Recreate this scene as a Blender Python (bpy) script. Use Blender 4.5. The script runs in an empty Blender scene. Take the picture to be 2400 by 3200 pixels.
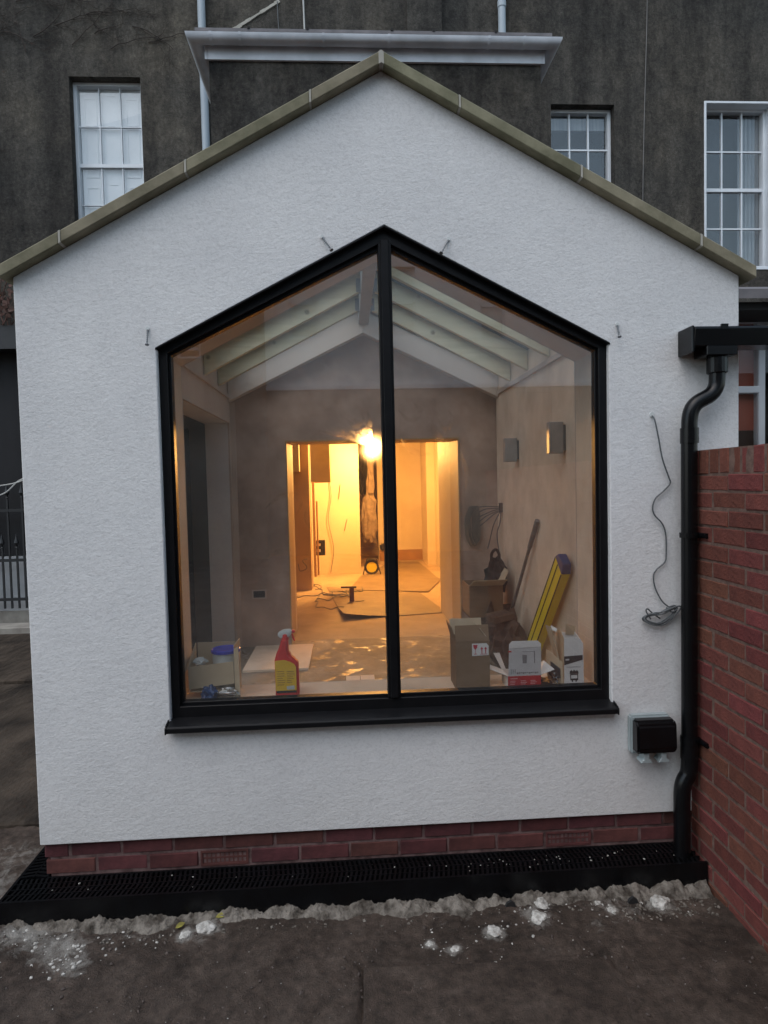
import bpy, bmesh, math, random
from mathutils import Vector, Matrix, noise
random.seed(7)
R = math.radians
SC = bpy.context.scene
COL = SC.collection

# ---------------------------------------------------------------- camera
def cam_axes(yaw, pitch, roll):
    cy, sy, cp, sp = math.cos(yaw), math.sin(yaw), math.cos(pitch), math.sin(pitch)
    fwd = Vector((sy*cp, cy*cp, sp)); right = Vector((cy, -sy, 0)); up = right.cross(fwd)
    cr, sr = math.cos(roll), math.sin(roll)
    return right*cr + up*sr, up*cr - right*sr, fwd
r_, u_, f_ = cam_axes(0.0568, -0.0442, -0.0235)
cd = bpy.data.cameras.new('camera'); cam = bpy.data.objects.new('camera', cd); COL.objects.link(cam)
M = Matrix((r_, u_, -f_)).transposed().to_4x4(); M.translation = Vector((-0.1928, -2.8565, 1.7013))
cam.matrix_world = M
cd.sensor_width = 36; cd.lens = 2024.8/3200*36; cd.clip_start = 0.05; cd.clip_end = 400
SC.camera = cam
# ---------------------------------------------------------------- sky, sun, exposure
W = bpy.data.worlds.new('World'); SC.world = W; W.use_nodes = True
nt = W.node_tree; nt.nodes.clear()
sky = nt.nodes.new('ShaderNodeTexSky'); sky.sky_type = 'NISHITA'; sky.sun_disc = False
sky.sun_elevation = R(58); sky.sun_rotation = R(222); sky.air_density = 1.0; sky.dust_density = 1.5; sky.ozone_density = 1.0
hs = nt.nodes.new('ShaderNodeHueSaturation'); hs.inputs['Saturation'].default_value = 0.74; hs.inputs['Hue'].default_value = 0.478
bg = nt.nodes.new('ShaderNodeBackground'); bg.inputs['Strength'].default_value = 0.15
wo = nt.nodes.new('ShaderNodeOutputWorld')
nt.links.new(sky.outputs[0], hs.inputs['Color']); nt.links.new(hs.outputs[0], bg.inputs[0]); nt.links.new(bg.outputs[0], wo.inputs[0])
sl = bpy.data.lights.new('sun', 'SUN'); sl.energy = 0.5; sl.angle = R(70); sl.color = (1.0, 0.98, 0.96)
so = bpy.data.objects.new('sun', sl); COL.objects.link(so)
sd = Vector((math.sin(R(222))*math.cos(R(58)), math.cos(R(222))*math.cos(R(58)), math.sin(R(58))))
so.rotation_euler = (-sd).to_track_quat('-Z', 'Y').to_euler(); so.location = sd*30
VS = SC.view_settings; VS.view_transform = 'Standard'; VS.look = 'None'; VS.gamma = 1; VS.use_curve_mapping = False
VS.exposure = 0.7
SC.cycles.max_bounces = 10; SC.cycles.diffuse_bounces = 6; SC.cycles.transparent_max_bounces = 16
SC.cycles.sample_clamp_indirect = 6; SC.cycles.caustics_reflective = False

# ---------------------------------------------------------------- materials
def nodes(name):
    m = bpy.data.materials.new(name); m.use_nodes = True
    t = m.node_tree; b = t.nodes['Principled BSDF']
    return m, t, b
def N(t, typ, **kw):
    n = t.nodes.new(typ)
    for k, v in kw.items(): setattr(n, k, v)
    return n
def setin(n, **kw):
    for k, v in kw.items(): n.inputs[k.replace('_', ' ')].default_value = v
def coords(t, scale=(1, 1, 1)):
    tc = N(t, 'ShaderNodeTexCoord'); mp = N(t, 'ShaderNodeMapping'); mp.inputs['Scale'].default_value = scale
    t.links.new(tc.outputs['Object'], mp.inputs['Vector']); return mp.outputs[0]
def noise_tex(t, vec, scale, detail=4, rough=.55, dist=0):
    n = N(t, 'ShaderNodeTexNoise'); n.inputs['Scale'].default_value = scale; n.inputs['Detail'].default_value = detail
    n.inputs['Roughness'].default_value = rough; n.inputs['Distortion'].default_value = dist
    t.links.new(vec, n.inputs['Vector']); return n.outputs['Fac']
def ramp(t, fac, stops):
    r = N(t, 'ShaderNodeValToRGB'); e = r.color_ramp.elements
    while len(e) < len(stops): e.new(0.5)
    for i, (p, c) in enumerate(stops):
        e[i].position = p; e[i].color = (*c, 1) if len(c) == 3 else c
    t.links.new(fac, r.inputs[0]); return r.outputs[0]
def mixc(t, fac, a, b, mode='MIX'):
    m = N(t, 'ShaderNodeMix', data_type='RGBA', blend_type=mode)
    for s, v in ((0, fac), (6, a), (7, b)):
        if hasattr(v, 'links') or hasattr(v, 'is_linked'): t.links.new(v, m.inputs[s])
        else: m.inputs[s].default_value = v if s == 0 else (*v, 1)
    return m.outputs[2]
def bump(t, b, h, strength, dist):
    n = N(t, 'ShaderNodeBump'); n.inputs['Strength'].default_value = strength; n.inputs['Distance'].default_value = dist
    t.links.new(h, n.inputs['Height']); t.links.new(n.outputs[0], b.inputs['Normal'])
def mat(name, col, col2=None, rough=.7, ns=8, lo=.35, hi=.65, scale=(1, 1, 1), bs=None, bst=.3, bd=.004, spec=.5, rnd=0, metal=0, detail=5, coat=0):
    m, t, b = nodes(name)
    b.inputs['Roughness'].default_value = rough; b.inputs['Specular IOR Level'].default_value = spec
    b.inputs['Metallic'].default_value = metal; b.inputs['Coat Weight'].default_value = coat
    v = coords(t, scale)
    if col2 is None: col2 = tuple(c*.82 for c in col)
    c = ramp(t, noise_tex(t, v, ns, detail), [(lo, col2), (hi, col)])
    if rnd:
        oi = N(t, 'ShaderNodeObjectInfo'); mr = N(t, 'ShaderNodeMapRange'); setin(mr, To_Min=1-rnd, To_Max=1+rnd)
        t.links.new(oi.outputs['Random'], mr.inputs['Value'])
        hsv = N(t, 'ShaderNodeHueSaturation'); t.links.new(mr.outputs[0], hsv.inputs['Value']); t.links.new(c, hsv.inputs['Color'])
        mr2 = N(t, 'ShaderNodeMapRange'); setin(mr2, To_Min=.485, To_Max=.515)
        mm = N(t, 'ShaderNodeMath', operation='FRACT'); m7 = N(t, 'ShaderNodeMath', operation='MULTIPLY'); m7.inputs[1].default_value = 7.31
        t.links.new(oi.outputs['Random'], m7.inputs[0]); t.links.new(m7.outputs[0], mm.inputs[0]); t.links.new(mm.outputs[0], mr2.inputs['Value'])
        t.links.new(mr2.outputs[0], hsv.inputs['Hue']); c = hsv.outputs[0]
    t.links.new(c, b.inputs['Base Color'])
    if bs: bump(t, b, noise_tex(t, coords(t, scale), bs, 4), bst, bd)
    return m

def stucco():
    m, t, b = nodes('white_render'); b.inputs['Roughness'].default_value = .92; b.inputs['Specular IOR Level'].default_value = .2
    v = coords(t); vs = coords(t, (1, 1, 1.12))
    c = ramp(t, noise_tex(t, v, 2.2, 6, .65), [(.3, (.70, .70, .70)), (.7, (.80, .798, .79))])
    splash = N(t, 'ShaderNodeTexCoord'); sx = N(t, 'ShaderNodeSeparateXYZ'); t.links.new(splash.outputs['Object'], sx.inputs[0])
    mr = N(t, 'ShaderNodeMapRange'); setin(mr, From_Min=.15, From_Max=.55, To_Min=1, To_Max=0); t.links.new(sx.outputs[2], mr.inputs['Value'])
    mu = N(t, 'ShaderNodeMath', operation='MULTIPLY'); t.links.new(mr.outputs[0], mu.inputs[0]); t.links.new(noise_tex(t, v, 5, 6), mu.inputs[1])
    mu2 = N(t, 'ShaderNodeMath', operation='MULTIPLY'); mu2.inputs[1].default_value = .35; t.links.new(mu.outputs[0], mu2.inputs[0])
    c = mixc(t, mu2.outputs[0], c, (.55, .53, .49))
    fine = ramp(t, noise_tex(t, vs, 85, 3, .6, .6), [(.36, (.9, .9, .9)), (.52, (1, 1, 1))])
    c = mixc(t, 1.0, c, fine, 'MULTIPLY')
    t.links.new(c, b.inputs['Base Color'])
    h = N(t, 'ShaderNodeMath', operation='ADD')
    t.links.new(noise_tex(t, vs, 105, 4, .65, .5), h.inputs[0])
    big = N(t, 'ShaderNodeMath', operation='MULTIPLY'); big.inputs[1].default_value = .8
    t.links.new(noise_tex(t, coords(t, (1, 1, 1.5)), 26, 3, .5, .5), big.inputs[0]); t.links.new(big.outputs[0], h.inputs[1])
    bump(t, b, h.outputs[0], .45, .006); return m
def old_render():
    m, t, b = nodes('old_grey_render'); b.inputs['Roughness'].default_value = .95; b.inputs['Specular IOR Level'].default_value = .15
    v = coords(t); vz = coords(t, (1, 1, .12))
    c = ramp(t, noise_tex(t, v, .55, 6, .6), [(.3, (.062, .062, .06)), (.5, (.10, .093, .083)), (.7, (.15, .134, .11))])
    s = ramp(t, noise_tex(t, vz, 2.4, 6, .65), [(.38, (.42, .42, .44)), (.6, (1, 1, 1))])
    c = mixc(t, .75, c, s, 'MULTIPLY')
    g = ramp(t, noise_tex(t, v, 24, 6, .8), [(.3, (.45, .45, .45)), (.7, (1.4, 1.4, 1.4))])
    c = mixc(t, .8, c, g, 'MULTIPLY')
    bl = ramp(t, noise_tex(t, coords(t, (1, 1, .75)), 7, 10, .82, .3), [(.34, (.45, .45, .46)), (.68, (1.6, 1.56, 1.48))])
    c = mixc(t, .85, c, bl, 'MULTIPLY')
    pb = ramp(t, noise_tex(t, v, 55, 3, .6), [(.58, (1, 1, 1)), (.7, (1.9, 1.85, 1.75))])
    c = mixc(t, ramp(t, noise_tex(t, v, .9, 3), [(.42, (.1, .1, .1)), (.6, (.8, .8, .8))]), c, mixc(t, 1.0, c, pb, 'MULTIPLY'))
    t.links.new(c, b.inputs['Base Color'])
    bump(t, b, noise_tex(t, v, 26, 6, .8), 1.0, .03); return m
def ground_mat():
    m, t, b = nodes('wet_soil_and_concrete')
    v = coords(t)
    c = ramp(t, noise_tex(t, v, 2.6, 8, .72, .6), [(.30, (.024, .0165, .012)), (.48, (.066, .047, .036)), (.72, (.125, .094, .075))])
    d = ramp(t, noise_tex(t, v, 26, 6, .7), [(.32, (.4, .4, .4)), (.7, (1.5, 1.5, 1.5))])
    c = mixc(t, .8, c, d, 'MULTIPLY')
    at = N(t, 'ShaderNodeAttribute'); at.attribute_name = 'dust'
    ad = N(t, 'ShaderNodeMath', operation='ADD'); t.links.new(noise_tex(t, v, 16, 8, .75, .4), ad.inputs[0])
    ml = N(t, 'ShaderNodeMath', operation='MULTIPLY'); ml.inputs[1].default_value = .55; t.links.new(at.outputs['Fac'], ml.inputs[0]); t.links.new(ml.outputs[0], ad.inputs[1])
    f = ramp(t, ad.outputs[0], [(.70, (0, 0, 0)), (.98, (1, 1, 1))])
    c = mixc(t, f, c, (.30, .28, .25))
    sp = N(t, 'ShaderNodeTexVoronoi'); sp.inputs['Scale'].default_value = 34; t.links.new(v, sp.inputs['Vector'])
    spf = ramp(t, sp.outputs['Distance'], [(.05, (1, 1, 1)), (.11, (0, 0, 0))])
    keep = ramp(t, noise_tex(t, v, 4, 3), [(.5, (0, 0, 0)), (.62, (.6, .6, .6))])
    c = mixc(t, mixc(t, 1.0, spf, keep, 'MULTIPLY'), c, (.28, .27, .25))
    t.links.new(c, b.inputs['Base Color'])
    rr = ramp(t, noise_tex(t, v, 2.2, 4), [(.4, (.5, .5, .5)), (.6, (.85, .85, .85))]); t.links.new(rr, b.inputs['Roughness'])
    b.inputs['Specular IOR Level'].default_value = .3
    h = N(t, 'ShaderNodeMath', operation='ADD'); t.links.new(noise_tex(t, v, 30, 7, .75), h.inputs[0]); t.links.new(noise_tex(t, v, 130, 4, .75), h.inputs[1])
    bump(t, b, h.outputs[0], .9, .010); return m
def glass(name, r0=.08, tint=(.985, .99, .985)):
    m = bpy.data.materials.new(name); m.use_nodes = True; t = m.node_tree; t.nodes.clear()
    lw = N(t, 'ShaderNodeLayerWeight'); lw.inputs['Blend'].default_value = .5
    p = N(t, 'ShaderNodeMath', operation='POWER'); p.inputs[1].default_value = 5; t.links.new(lw.outputs['Facing'], p.inputs[0])
    mr = N(t, 'ShaderNodeMapRange'); setin(mr, To_Min=r0, To_Max=1); t.links.new(p.outputs[0], mr.inputs['Value'])
    tr = N(t, 'ShaderNodeBsdfTransparent'); tr.inputs[0].default_value = (*tint, 1)
    gl = N(t, 'ShaderNodeBsdfGlossy'); gl.inputs['Roughness'].default_value = 0.0
    mx = N(t, 'ShaderNodeMixShader'); t.links.new(mr.outputs[0], mx.inputs[0]); t.links.new(tr.outputs[0], mx.inputs[1]); t.links.new(gl.outputs[0], mx.inputs[2])
    o = N(t, 'ShaderNodeOutputMaterial'); t.links.new(mx.outputs[0], o.inputs[0]); return m
def glow_film_glass(name, r0, tint):  # pane with a smudgy film, added to spread a soft glow round the bulb
    m = glass(name, r0, tint); t = m.node_tree; v = coords(t, (1, 1, 1))
    mxs = [n for n in t.nodes if n.type == 'MIX_SHADER'][0]; tr = [n for n in t.nodes if n.type == 'BSDF_TRANSPARENT'][0]
    f = ramp(t, noise_tex(t, coords(t, (1, 1, .8)), 3.0, 2, .5, .6), [(.35, (.012, .012, .012)), (.75, (.06, .06, .06))])
    rf = N(t, 'ShaderNodeBsdfRefraction'); rf.inputs['Roughness'].default_value = .34; rf.inputs['IOR'].default_value = 1.12
    tl = N(t, 'ShaderNodeBsdfDiffuse'); tl.inputs[0].default_value = (.8, .8, .8, 1)
    a = N(t, 'ShaderNodeMixShader'); a.inputs[0].default_value = .35; t.links.new(rf.outputs[0], a.inputs[1]); t.links.new(tl.outputs[0], a.inputs[2])
    b = N(t, 'ShaderNodeMixShader'); t.links.new(f, b.inputs[0]); t.links.new(tr.outputs[0], b.inputs[1]); t.links.new(a.outputs[0], b.inputs[2])
    t.links.new(b.outputs[0], mxs.inputs[1]); return m
def smear_mat():
    m = bpy.data.materials.new('greasy_smear'); m.use_nodes = True; t = m.node_tree; t.nodes.clear()
    v = coords(t, (1, 1, 1)); f = ramp(t, noise_tex(t, v, 30, 4, .6), [(.35, (0, 0, 0)), (.75, (.26, .26, .26))])
    tr = N(t, 'ShaderNodeBsdfTransparent')
    rf = N(t, 'ShaderNodeBsdfRefraction'); rf.inputs['Roughness'].default_value = .42; rf.inputs['IOR'].default_value = 1.15
    tl = N(t, 'ShaderNodeBsdfTranslucent'); tl.inputs[0].default_value = (.8, .8, .8, 1)
    m0 = N(t, 'ShaderNodeMixShader'); m0.inputs[0].default_value = .3; t.links.new(rf.outputs[0], m0.inputs[1]); t.links.new(tl.outputs[0], m0.inputs[2])
    mx = N(t, 'ShaderNodeMixShader'); t.links.new(f, mx.inputs[0]); t.links.new(tr.outputs[0], mx.inputs[1]); t.links.new(m0.outputs[0], mx.inputs[2])
    o = N(t, 'ShaderNodeOutputMaterial'); t.links.new(mx.outputs[0], o.inputs[0]); return m
def emit(name, col, s):
    m = bpy.data.materials.new(name); m.use_nodes = True; t = m.node_tree; t.nodes.clear()
    e = N(t, 'ShaderNodeEmission'); e.inputs[0].default_value = (*col, 1); e.inputs[1].default_value = s
    o = N(t, 'ShaderNodeOutputMaterial'); t.links.new(e.outputs[0], o.inputs[0]); return m
def floor_mat():
    m, t, b = nodes('dusty_screed'); v = coords(t)
    c = ramp(t, noise_tex(t, v, 1.6, 7, .65, .5), [(.34, (.145, .115, .082)), (.52, (.24, .195, .145)), (.68, (.40, .345, .27))])
    c = mixc(t, .5, c, ramp(t, noise_tex(t, v, 20, 5, .7), [(.3, (.6, .6, .6)), (.7, (1.2, 1.2, 1.2))]), 'MULTIPLY')
    t.links.new(c, b.inputs['Base Color'])
    rr = ramp(t, noise_tex(t, coords(t, (1, 1.0, 1)), 8, 3, .5, .5), [(.56, (.75, .75, .75)), (.68, (.22, .22, .22))]); t.links.new(rr, b.inputs['Roughness'])
    bump(t, b, noise_tex(t, v, 9, 4), .12, .006); return m
def wood(name, a, b_, axis):
    m, t, b = nodes(name); b.inputs['Roughness'].default_value = .7
    s = [7, 7, 7]; s[axis] = .7
    v = coords(t, tuple(s))
    c = ramp(t, noise_tex(t, v, 2.0, 4, .6, 1.2), [(.3, b_), (.62, a)])
    kn = N(t, 'ShaderNodeTexVoronoi'); kn.inputs['Scale'].default_value = 4.6
    t.links.new(coords(t, (1, .5, 1.0)), kn.inputs['Vector'])
    kf = ramp(t, kn.outputs['Distance'], [(.05, (.25, .2, .13)), (.12, (1, 1, 1))])
    c = mixc(t, .8, c, kf, 'MULTIPLY')
    oi = N(t, 'ShaderNodeObjectInfo'); mr = N(t, 'ShaderNodeMapRange'); setin(mr, To_Min=.85, To_Max=1.12); t.links.new(oi.outputs['Random'], mr.inputs['Value'])
    hsv = N(t, 'ShaderNodeHueSaturation'); t.links.new(mr.outputs[0], hsv.inputs['Value']); t.links.new(c, hsv.inputs['Color'])
    t.links.new(hsv.outputs[0], b.inputs['Base Color']); return m

MT = dict(
 render=stucco(), old=old_render(), ground=ground_mat(), floor=floor_mat(),
 coping=mat('sandstone_coping', (.30, .275, .19), (.17, .16, .105), .9, 7, bs=60, bst=.4, bd=.004, rnd=.1, spec=.2),
 joint=mat('pale_mortar', (.46, .44, .385), rough=.95, spec=.1),
 black=mat('black_aluminium', (.008, .008, .009), (.006, .006, .007), .4, 20, bs=300, bst=.05, bd=.001, spec=.22),
 blackpvc=mat('black_plastic_pipe', (.005, .0055, .0065), (.0035, .0035, .004), .26, 12, bs=40, bst=.04, bd=.002, spec=.3),
 iron=mat('black_painted_iron', (.014, .015, .017), rough=.5),
 brick=mat('red_facing_brick', (.185, .06, .045), (.12, .042, .034), .9, 19, .3, .7, bs=70, bst=.9, bd=.006, rnd=.2, spec=.2),
 plinth=mat('plum_brick', (.14, .048, .046), (.075, .028, .028), .85, 14, .3, .7, bs=70, bst=.5, bd=.003, rnd=.16, spec=.25),
 mortar=mat('brown_mortar', (.2, .13, .105), (.12, .078, .064), .97, 30, bs=120, bst=.6, bd=.004, spec=.1),
 pmortar=mat('plinth_mortar', (.21, .14, .132), (.09, .055, .052), .97, 20, bs=120, bst=.5, bd=.003, spec=.1),
 white=mat('white_gloss_paint', (.74, .77, .8), (.66, .69, .72), .4, 3),
 pvc=mat('white_upvc', (.66, .68, .72), (.5, .52, .55), .35, 4),
 pipe=mat('pale_blue_pipe', (.42, .48, .52), (.33, .38, .42), .5, 5, scale=(1, 1, .3)),
 slate=mat('grey_roof_slate', (.2, .185, .19), (.12, .115, .12), .7, 6),
 shutter=mat('white_shutter', (.72, .75, .78), (.66, .69, .72), .5, 3),
 plaster=mat('pink_plaster', (.60, .51, .44), (.50, .42, .36), .85, 2.2, bs=6, bst=.12, bd=.01, spec=.25),
 plaster2=mat('brown_plaster', (.58, .45, .37), (.36, .265, .215), .85, 2.6, bs=6, bst=.12, bd=.01, spec=.25),
 plaster3=mat('pale_plaster', (.84, .69, .54), (.66, .53, .41), .8, 3.5, bs=6, bst=.1, bd=.01, spec=.3),
 board=mat('plasterboard', (.72, .65, .58), (.64, .57, .51), .9, 2),
 wallO=mat('cream_painted_wall', (.66, .58, .45), (.58, .5, .38), .6, 1.4),
 rafter=wood('treated_pine', (.72, .69, .5), (.58, .55, .37), 0),
 ridge=mat('planed_beam', (.5, .46, .43), rough=.8),
 dark=mat('dark_felt', (.03, .028, .026), rough=.9),
 sill=mat('white_window_board', (.86, .85, .81), (.82, .8, .76), .35, 4),
 card=mat('brown_card', (.27, .175, .105), (.225, .143, .085), .85, 6, bs=40, bst=.08, bd=.002, spec=.2),
 card2=mat('buff_card', (.62, .5, .35), (.52, .41, .28), .85, 6, spec=.2),
 wcard=mat('white_card', (.84, .84, .83), (.79, .79, .78), .55, 6),
 grcard=mat('pale_grey_print', (.68, .69, .70), rough=.5),
 redcard=mat('red_print', (.52, .025, .035), rough=.45),
 ink=mat('dark_ink', (.035, .045, .05), rough=.5),
 greyink=mat('grey_ink', (.25, .26, .27), rough=.5),
 redink=mat('red_ink', (.55, .03, .06), rough=.5),
 pinkink=mat('pale_pink_ink', (.75, .4, .4), rough=.5),
 redpl=mat('red_plastic', (.72, .04, .04), (.66, .035, .035), .3, 6),
 yellowlab=mat('yellow_label', (.88, .55, .05), (.82, .5, .04), .4, 9),
 whpl=mat('white_plastic', (.7, .73, .72), rough=.35),
 bluepl=mat('blue_plastic', (.05, .06, .5), (.04, .05, .42), .35, 6),
 bluebag=mat('blue_packet', (.03, .09, .25), (.02, .05, .15), .3, 30),
 yellow=mat('yellow_paint', (.72, .6, .02), (.64, .52, .015), .45, 5),
 greym=mat('grey_metal', (.3, .3, .31), rough=.4, metal=.6),
 greypl=mat('grey_plastic', (.38, .44, .45), rough=.45),
 lightbox=mat('brushed_grey_box', (.36, .35, .34), rough=.4),
 cable=mat('grey_cable', (.1, .11, .115), rough=.5),
 wcable=mat('white_cable', (.55, .55, .52), rough=.6),
 steel=mat('steel_screw', (.2, .21, .22), rough=.4, metal=.7),
 hard=mat('hardboard', (.235, .175, .095), (.165, .12, .065), .65, 3, bs=25, bst=.05, bd=.003),
 skirting=mat('timber_skirting', (.36, .2, .08), (.28, .15, .06), .55, 4),
 ply=mat('warm_partition', (.5, .36, .2), (.42, .3, .16), .6, 2),
 cabinet=mat('olive_cabinet', (.2, .15, .075), rough=.5),
 coat=mat('dark_green_cloth', (.014, .018, .012), (.008, .01, .008), .9, 18, bs=40, bst=.5, bd=.01),
 sack=mat('pale_sack', (.22, .17, .13), (.12, .09, .07), .7, 14, bs=18, bst=.6, bd=.02),
 bagdark=mat('dark_tool_bag', (.022, .02, .02), (.012, .012, .012), .75, 12, bs=40, bst=.3, bd=.004),
 brownheap=mat('brown_sacking', (.11, .068, .045), (.06, .038, .026), .9, 10, bs=20, bst=.5, bd=.01),
 lump=mat('white_plaster_lump', (.56, .54, .5), (.24, .225, .2), .95, 60, .3, .6, bs=60, bst=.7, bd=.006, spec=.1),
 haunch=mat('grey_mortar', (.235, .21, .18), (.06, .05, .041), .97, 20, .36, .62, bs=38, bst=1.0, bd=.02, spec=.1, detail=8),
 slab=mat('wet_paving_stone', (.098, .075, .064), (.048, .037, .031), .65, 5, .3, .7, bs=40, bst=.4, bd=.006, spec=.35, detail=8),
 leaf=mat('dead_leaf', (.16, .13, .05), (.07, .05, .025), .7, 30),
 leafy=mat('yellow_leaf', (.33, .3, .06), (.2, .17, .04), .6, 30),
 creeper=mat('dead_creeper', (.05, .035, .028), (.025, .02, .017), .9, 20),
 stone=mat('pale_kerb_stone', (.33, .31, .27), (.23, .21, .185), .9, 6),
 reddark=mat('red_brown_panel', (.4, .11, .07), (.33, .09, .055), .5, 3),
 void=mat('dark_room', (.012, .011, .011), rough=.9),
 brownhouse=mat('brown_house_wall', (.16, .125, .09), (.1, .08, .06), .9, 2),
 palehouse=mat('pale_house_wall', (.84, .83, .82), (.78, .77, .76), .9, 1.2),
 blockout=mat('house_brick_far', (.05, .045, .042), (.035, .03, .03), .9, 2),
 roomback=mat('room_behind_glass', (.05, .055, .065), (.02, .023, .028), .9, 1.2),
 net=mat('net_curtain', (.3, .33, .36), (.2, .23, .26), .9, 6, scale=(6, 1, .3)),
 glass=glow_film_glass('window_glass', .145, (.985, .99, .985)), oldglass=glass('old_pane', .075), doorglass=glass('door_glass', .06),
 smear=smear_mat(), plastic=glass('clear_plastic', .2, (.85, .88, .9)),
 bulb=emit('glowing_bulb', (1.0, .72, .32), 60),
)

# ---------------------------------------------------------------- geometry helpers
class G:
    def __init__(s): s.v = []; s.f = []
    def add(s, vs, fs):
        o = len(s.v); s.v += [tuple(p) for p in vs]; s.f += [tuple(i+o for i in f) for f in fs]; return s
    def box(s, x0, x1, y0, y1, z0, z1):
        return s.add([(x, y, z) for x in (x0, x1) for y in (y0, y1) for z in (z0, z1)],
                     [(0, 1, 3, 2), (4, 6, 7, 5), (0, 4, 5, 1), (2, 3, 7, 6), (0, 2, 6, 4), (1, 5, 7, 3)])
    def obox(s, c, ax, ay, az):    # oriented box, half-vectors
        c, ax, ay, az = map(Vector, (c, ax, ay, az))
        return s.add([c+ax*i+ay*j+az*k for i in (-1, 1) for j in (-1, 1) for k in (-1, 1)],
                     [(0, 1, 3, 2), (4, 6, 7, 5), (0, 4, 5, 1), (2, 3, 7, 6), (0, 2, 6, 4), (1, 5, 7, 3)])
    def beam(s, a, b, w, h, upv=(0, 0, 1)):
        a, b = Vector(a), Vector(b); d = (b-a); n = d.normalized(); side = n.cross(Vector(upv)).normalized(); up = side.cross(n)
        return s.obox((a+b)/2, d/2, side*w/2, up*h/2)
    def prism(s, poly, axis, a, b):
        n = len(poly)
        def P(p, t):
            q = list(p); q.insert(axis, t); return tuple(q)
        vs = [P(p, a) for p in poly] + [P(p, b) for p in poly]
        return s.add(vs, [tuple(range(n))[::-1], tuple(range(n, 2*n))] + [(i, (i+1) % n, (i+1) % n+n, i+n) for i in range(n)])
    def ring(s, outer, inner, axis, a, b):   # polygon with hole, same vertex count
        n = len(outer)
        def P(p, t):
            q = list(p); q.insert(axis, t); return tuple(q)
        vs = [P(p, t) for t in (a, b) for pl in (outer, inner) for p in pl]
        fs = []
        for i in range(n):
            j = (i+1) % n
            fs += [(i, j, n+j, n+i), (2*n+i, 3*n+i, 3*n+j, 2*n+j), (i, 2*n+i, 2*n+j, j), (n+i, n+j, 3*n+j, 3*n+i)]
        return s.add(vs, fs)
    def tube(s, pts, r, n=8, caps=True):
        pts = [Vector(p) for p in pts]; rs = r if isinstance(r, (list, tuple)) else [r]*len(pts)
        up = None; rows = []
        for i, p in enumerate(pts):
            t = (pts[min(i+1, len(pts)-1)] - pts[max(i-1, 0)]).normalized()
            if up is None: up = t.orthogonal().normalized()
            up = (up - t*up.dot(t)).normalized(); sd = t.cross(up)
            rows.append([p + (up*math.cos(a)+sd*math.sin(a))*rs[i] for a in [2*math.pi*k/n for k in range(n)]])
        vs = [q for r_ in rows for q in r_]
        fs = [(i*n+k, i*n+(k+1) % n, (i+1)*n+(k+1) % n, (i+1)*n+k) for i in range(len(pts)-1) for k in range(n)]
        if caps: fs += [tuple(range(n))[::-1], tuple((len(pts)-1)*n+k for k in range(n))]
        return s.add(vs, fs)
    def lathe(s, prof, c=(0, 0, 0), n=20):
        c = Vector(c); m = len(prof)
        vs = [c+Vector((r*math.cos(2*math.pi*k/n), r*math.sin(2*math.pi*k/n), z)) for r, z in prof for k in range(n)]
        fs = [(i*n+k, i*n+(k+1) % n, (i+1)*n+(k+1) % n, (i+1)*n+k) for i in range(m-1) for k in range(n)]
        fs += [tuple(range(n))[::-1], tuple((m-1)*n+k for k in range(n))]
        return s.add(vs, fs)
    def wall(s, axis, a, b, u0, u1, z0, z1, holes):   # wall slab with rectangular holes; axis = normal axis (0 or 1)
        us = sorted({u0, u1, *[h for H in holes for h in H[:2] if u0 < h < u1]}); zs = sorted({z0, z1, *[h for H in holes for h in H[2:] if z0 < h < z1]})
        def inh(u, z): return any(H[0] < u < H[1] and H[2] < z < H[3] for H in holes) or not (u0 < u < u1 and z0 < z < z1)
        def P(u, t, z): return (u, t, z) if axis == 1 else (t, u, z)
        for i in range(len(us)-1):
            for j in range(len(zs)-1):
                um, zm = (us[i]+us[i+1])/2, (zs[j]+zs[j+1])/2
                if inh(um, zm): continue
                A, B, C, D = us[i], us[i+1], zs[j], zs[j+1]
                for t in (a, b): s.add([P(A, t, C), P(B, t, C), P(B, t, D), P(A, t, D)], [(0, 1, 2, 3)])
                du, dz = 1e-4, 1e-4
                if inh(A-du, zm): s.add([P(A, a, C), P(A, b, C), P(A, b, D), P(A, a, D)], [(0, 1, 2, 3)])
                if inh(B+du, zm): s.add([P(B, a, C), P(B, b, C), P(B, b, D), P(B, a, D)], [(0, 1, 2, 3)])
                if inh(um, C-dz): s.add([P(A, a, C), P(B, a, C), P(B, b, C), P(A, b, C)], [(0, 1, 2, 3)])
                if inh(um, D+dz): s.add([P(A, a, D), P(B, a, D), P(B, b, D), P(A, b, D)], [(0, 1, 2, 3)])
        return s
def mesh(name, g, mats, bevel=0, smooth=False, seg=1, merge=True, off=(0, 0, 0)):
    me = bpy.data.meshes.new(name); off = Vector(off)
    me.from_pydata([Vector(p)-off for p in g.v], [], g.f)
    bm = bmesh.new(); bm.from_mesh(me)
    if merge: bmesh.ops.remove_doubles(bm, verts=bm.verts, dist=1e-5)
    bmesh.ops.recalc_face_normals(bm, faces=bm.faces)
    if bevel:
        es = [e for e in bm.edges if len(e.link_faces) == 2 and e.calc_face_angle(0) > .5]
        bmesh.ops.bevel(bm, geom=es, offset=bevel, segments=seg, affect='EDGES', clamp_overlap=True)
    bm.to_mesh(me); bm.free()
    for m in (mats if isinstance(mats, list) else [mats]): me.materials.append(m)
    if smooth:
        me.shade_smooth() if hasattr(me, 'shade_smooth') else None
        me.set_sharp_from_angle(angle=R(40))
    return me
def wloc(o):
    p = Vector((0, 0, 0))
    while o is not None: p = p + o.location; o = o.parent
    return p
def tag(o, label=None, cat=None, group=None, kind=None):
    if label: o['label'] = label
    if cat: o['category'] = cat
    if group: o['group'] = group
    if kind: o['kind'] = kind
    return o
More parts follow.
